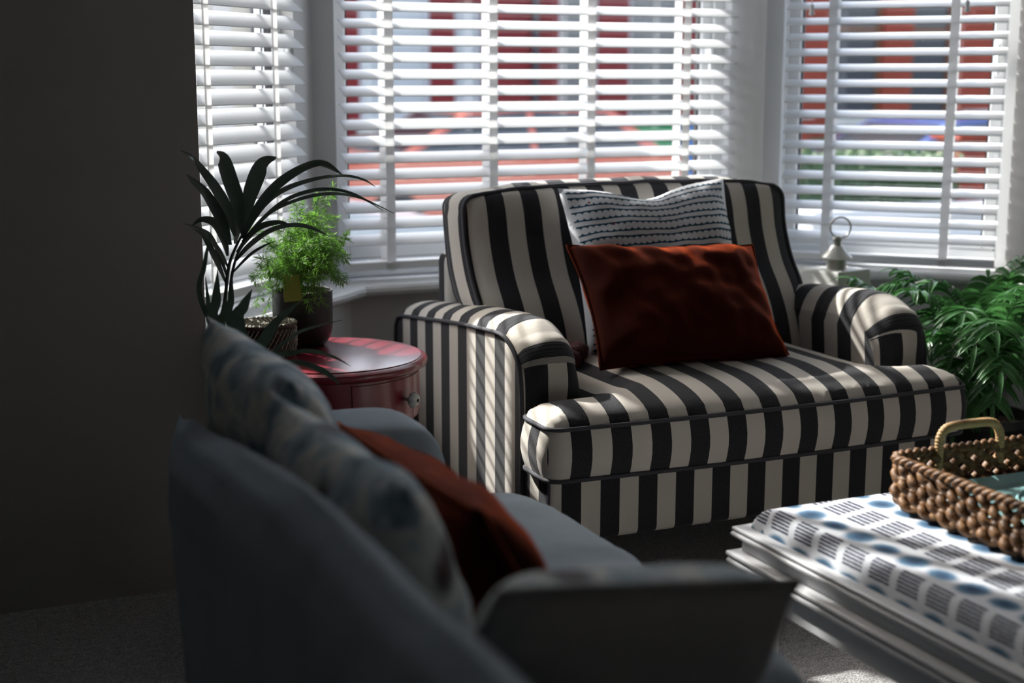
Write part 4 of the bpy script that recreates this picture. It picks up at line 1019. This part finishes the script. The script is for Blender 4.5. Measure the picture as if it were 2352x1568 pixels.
# low garden walls, gate posts, hedge and bins on the far side
tag(obj('garden_wall', join(box(6.0, 11.6, 17.25, 17.47, GZ + .1, .10), box(5.97, 11.62, 17.22, 17.5, .10, .17)), 'brick_red', base=(8.8, 17.35, GZ + .1), uvf=wuv), 'low red brick garden wall with coping in front of the terrace', 'wall')
for x, lb in ((11.85, 'orange brick gate post at the end of the garden wall'), (15.27, 'orange brick gate post beside the clipped hedge, away from the garden wall')):
    g_ = thing('gate_post', lb, 'gate post', (x, 17.2, GZ + .1), 'brick gate posts across the street'); obj('shaft', box(x - .18, x + .18, 17.0, 17.36, GZ + .1, .62), 'brick_orange', g_, uvf=wuv); obj('cap', box(x - .22, x + .22, 16.96, 17.4, .62, .70), 'paving', g_)
rnd = random.Random(9); v, f = [], []
for k in range(5000):
    p = V((rnd.uniform(12.12, 15.0), rnd.uniform(17.0, 17.5), rnd.uniform(GZ + .1, .32))); s = V((rnd.gauss(0, 1), rnd.gauss(0, 1), rnd.gauss(0, 1))).normalized() * .05; t_ = s.orthogonal().normalized() * .03; i0 = len(v)
    v += [p - s, p + t_, p + s, p - t_]; f.append((i0, i0 + 1, i0 + 2, i0 + 3))
hg = thing('hedge', 'long clipped hedge between the two orange gate posts', 'hedge', (13.55, 17.25, GZ + .1)); obj('hedge_core', box(12.12, 15.0, 17.05, 17.45, GZ + .1, .26), 'hedge_leaf', hg); obj('hedge_leaves', (v, f), 'hedge_leaf', hg, kind='stuff')
nw = thing('garden_wall', 'low white rendered garden wall just outside the blind above the lantern', 'wall', (6.6, 6.4, GZ + .02))
obj('wall_body', box(4.5, 8.8, 6.3, 6.48, GZ + .02, .44), 'pvc_white', nw); obj('coping', rbox(4.48, 8.82, 6.26, 6.52, .44, .50, .012, 2), 'pvc_white', nw)
v, f = [], []
for k in range(4200):
    p = V((rnd.uniform(4.5, 5.72), rnd.uniform(6.58, 6.95), rnd.uniform(.1, .79))); s = V((rnd.gauss(0, 1), rnd.gauss(0, 1), rnd.gauss(0, 1))).normalized() * .028; t_ = s.orthogonal().normalized() * .016; i0 = len(v)
    v += [p - s, p + t_, p + s, p - t_]; f.append((i0, i0 + 1, i0 + 2, i0 + 3))
hg = thing('hedge', 'dark green hedge right behind the low white garden wall', 'hedge', (5.1, 6.76, GZ + .02)); obj('hedge_core', box(4.52, 5.7, 6.62, 6.92, GZ + .02, .74), 'hedge_leaf', hg); obj('hedge_leaves', (v, f), 'hedge_leaf', hg, kind='stuff')
g_ = thing('gate_post', 'orange brick pillar beside the dark hedge behind the white garden wall', 'gate post', (5.86, 6.75, GZ + .02)); obj('shaft', box(5.76, 5.96, 6.65, 6.85, GZ + .02, .84), 'brick_orange', g_, uvf=wuv); obj('cap', box(5.73, 5.99, 6.62, 6.88, .84, .89), 'brick_orange', g_, uvf=wuv)
def wheelie(x, y, mat, lb):
    r_ = thing('wheelie_bin', lb, 'bin', (x, y, GZ + .1), 'wheelie bins on the far pavement'); z = GZ + .1
    obj('bin_body', ([V((x + sx * h, y + sy * h * 1.15, zz)) for h, zz in ((.22, z + .06), (.28, z + .98)) for sx, sy in ((-1, -1), (1, -1), (1, 1), (-1, 1))], [(3, 2, 1, 0), (4, 5, 6, 7), (0, 1, 5, 4), (1, 2, 6, 5), (2, 3, 7, 6), (3, 0, 4, 7)]), mat, r_)
    obj('bin_lid', rbox(x - .30, x + .30, y - .35, y + .36, z + .97, z + 1.05, .03, 2), mat, r_)
    for s in (-1, 1): obj('wheel', xf(lathe([(.0, -.03), (.1, -.03), (.1, .03), (.0, .03)], (0, 0, 0), 16, False), Matrix.Translation((x + s * .24, y + .26, z + .1)) @ Matrix.Rotation(math.pi / 2, 4, 'Y')), 'tyre', r_)
wheelie(9.15, 16.6, 'bin_green', 'green wheelie bin in front of the low garden wall'); wheelie(9.95, 16.7, 'bin_blue', 'blue wheelie bin next to the green one by the garden wall')
def car(x, y, paint, lb, flip=1, L=4.0, Hh=1.42, W=1.72):
    c = thing('car', lb, 'car', (x, y, GZ), 'parked cars in the street'); k = L / 4.0; hz = Hh / 1.42
    T = lambda a, w_, z: V((x + flip * a * k, y + w_ * W / 2, GZ + z * hz))
    low = [(-2.0, .32), (-1.99, .62), (-1.9, .82), (-1.2, .92), (1.75, .95), (1.93, .85), (2.0, .55), (1.98, .32)]
    v = [T(a, s, z) for s in (-1, 1) for a, z in low] ; n = len(low)
    f = [tuple(range(n)), tuple(reversed(range(n, 2 * n)))] + [(i, n + i, n + (i + 1) % n, (i + 1) % n) for i in range(n)]
    cab = [(-1.25, .90, .97), (-.42, 1.36, .78), (.2, 1.42, .76), (1.15, 1.38, .78), (1.72, .93, .97)]
    i0 = len(v); v += [T(a, -w_, z) for a, z, w_ in cab] + [T(a, w_, z) for a, z, w_ in cab]; m = len(cab)
    f += [tuple(i0 + i for i in range(m)), tuple(i0 + m + i for i in reversed(range(m)))] + [(i0 + i, i0 + m + i, i0 + m + i + 1, i0 + i + 1) for i in range(m - 1)]
    obj('car_body', (v, f), paint, c)
    def glassq(name, P): 
        P = [V(p) for p in P]; nn = (P[1] - P[0]).cross(P[2] - P[0]).normalized(); ce = sum(P, V()) / len(P)
        if nn.dot(ce - V((x, y, GZ + .9))) < 0: nn = -nn
        P = [p + nn * .012 for p in P]; Q = [p - nn * .03 for p in P]; q_ = len(P)
        obj(name, (P + Q, [tuple(range(q_)), tuple(reversed(range(q_, 2 * q_)))] + [(i, (i + 1) % q_, q_ + (i + 1) % q_, q_ + i) for i in range(q_)]), 'car_glass', c)
    def lerpw(z): return .97 - (z - .9) / .5 * .2
    for s in (-1, 1):
        glassq('side_window', [T(-1.0, s * lerpw(.97), .97), T(-.42, s * lerpw(1.31), 1.31), T(.2, s * lerpw(1.35), 1.35), T(.2, s * lerpw(.97), .97)])
        glassq('side_window', [T(.28, s * lerpw(.97), .97), T(.28, s * lerpw(1.35), 1.35), T(1.08, s * lerpw(1.32), 1.32), T(1.48, s * lerpw(.97), .97)])
    glassq('windscreen', [T(-1.17, -.85, .945), T(-1.17, .85, .945), T(-.48, .70, 1.325), T(-.48, -.70, 1.325)])
    glassq('rear_window', [T(1.65, -.82, .99), T(1.65, .82, .99), T(1.21, .68, 1.335), T(1.21, -.68, 1.335)])
    for a in (-1.25, 1.25):
        for s in (-1, 1):
            Mw = Matrix.Translation(T(a, s * .93, .31 / hz)) @ Matrix.Rotation(math.pi / 2, 4, 'X')
            w_ = obj('wheel', xf(lathe([(.0, -.09), (.27, -.09), (.31, -.06), (.31, .06), (.27, .09), (.0, .09)], (0, 0, 0), 24, False), Mw), 'tyre', c)
            obj('hub', xf(lathe([(.0, -.1), (.2, -.1), (.2, .1), (.0, .1)], (0, 0, 0), 16, False), Mw), 'alloy', w_)
    for s in (-1, 1):
        obj('headlamp', rbox(*sorted((x + flip * -2.01 * k, x + flip * -1.9 * k)), *sorted((y + s * .45 * W / 1.72, y + s * .78 * W / 1.72)), GZ + .60, GZ + .74, .02, 2), 'lamp_white', c)
        obj('tail_lamp', rbox(*sorted((x + flip * 2.0 * k, x + flip * 1.9 * k)), *sorted((y + s * .55 * W / 1.72, y + s * .80 * W / 1.72)), GZ + .62, GZ + .84, .02, 2), 'lamp_red', c)
    return c
car(5.75, 13.9, 'paint_coral', 'coral orange hatchback parked on the far side of the road by the bins', 1)
car(10.6, 12.6, 'paint_blue', 'blue hatchback parked in front of the orange brick house', 1, Hh=1.28)
car(1.35, 8.95, 'paint_silver', 'grey car parked at the near kerb, behind the left part of the widest blind', -1, Hh=1.40)
# rendered porch of the house next door, close outside the side window
pw = thing('neighbour_porch', 'cream pebbledash porch with white strips and dark drainpipe outside the side window', 'porch', (.2, 5.6, GZ))
obj('porch_wall', box(-1.6, 1.585, 5.5, 5.9, GZ, 2.3), 'render_cream', pw)
for x in (-.9, -.3, .35, .95, 1.22): obj('white_strip', box(x - .035, x + .035, 5.485, 5.5, GZ, 2.3), 'pvc_white', pw)
obj('drainpipe', tube([(1.345, 5.455, GZ), (1.345, 5.455, 2.3)], .022, 10), 'pane_dark', pw, smooth=True)
for x in (1.43, 1.52): obj('white_strip', box(x - .02, x + .02, 5.48, 5.5, GZ, 2.3), 'pvc_white', pw)
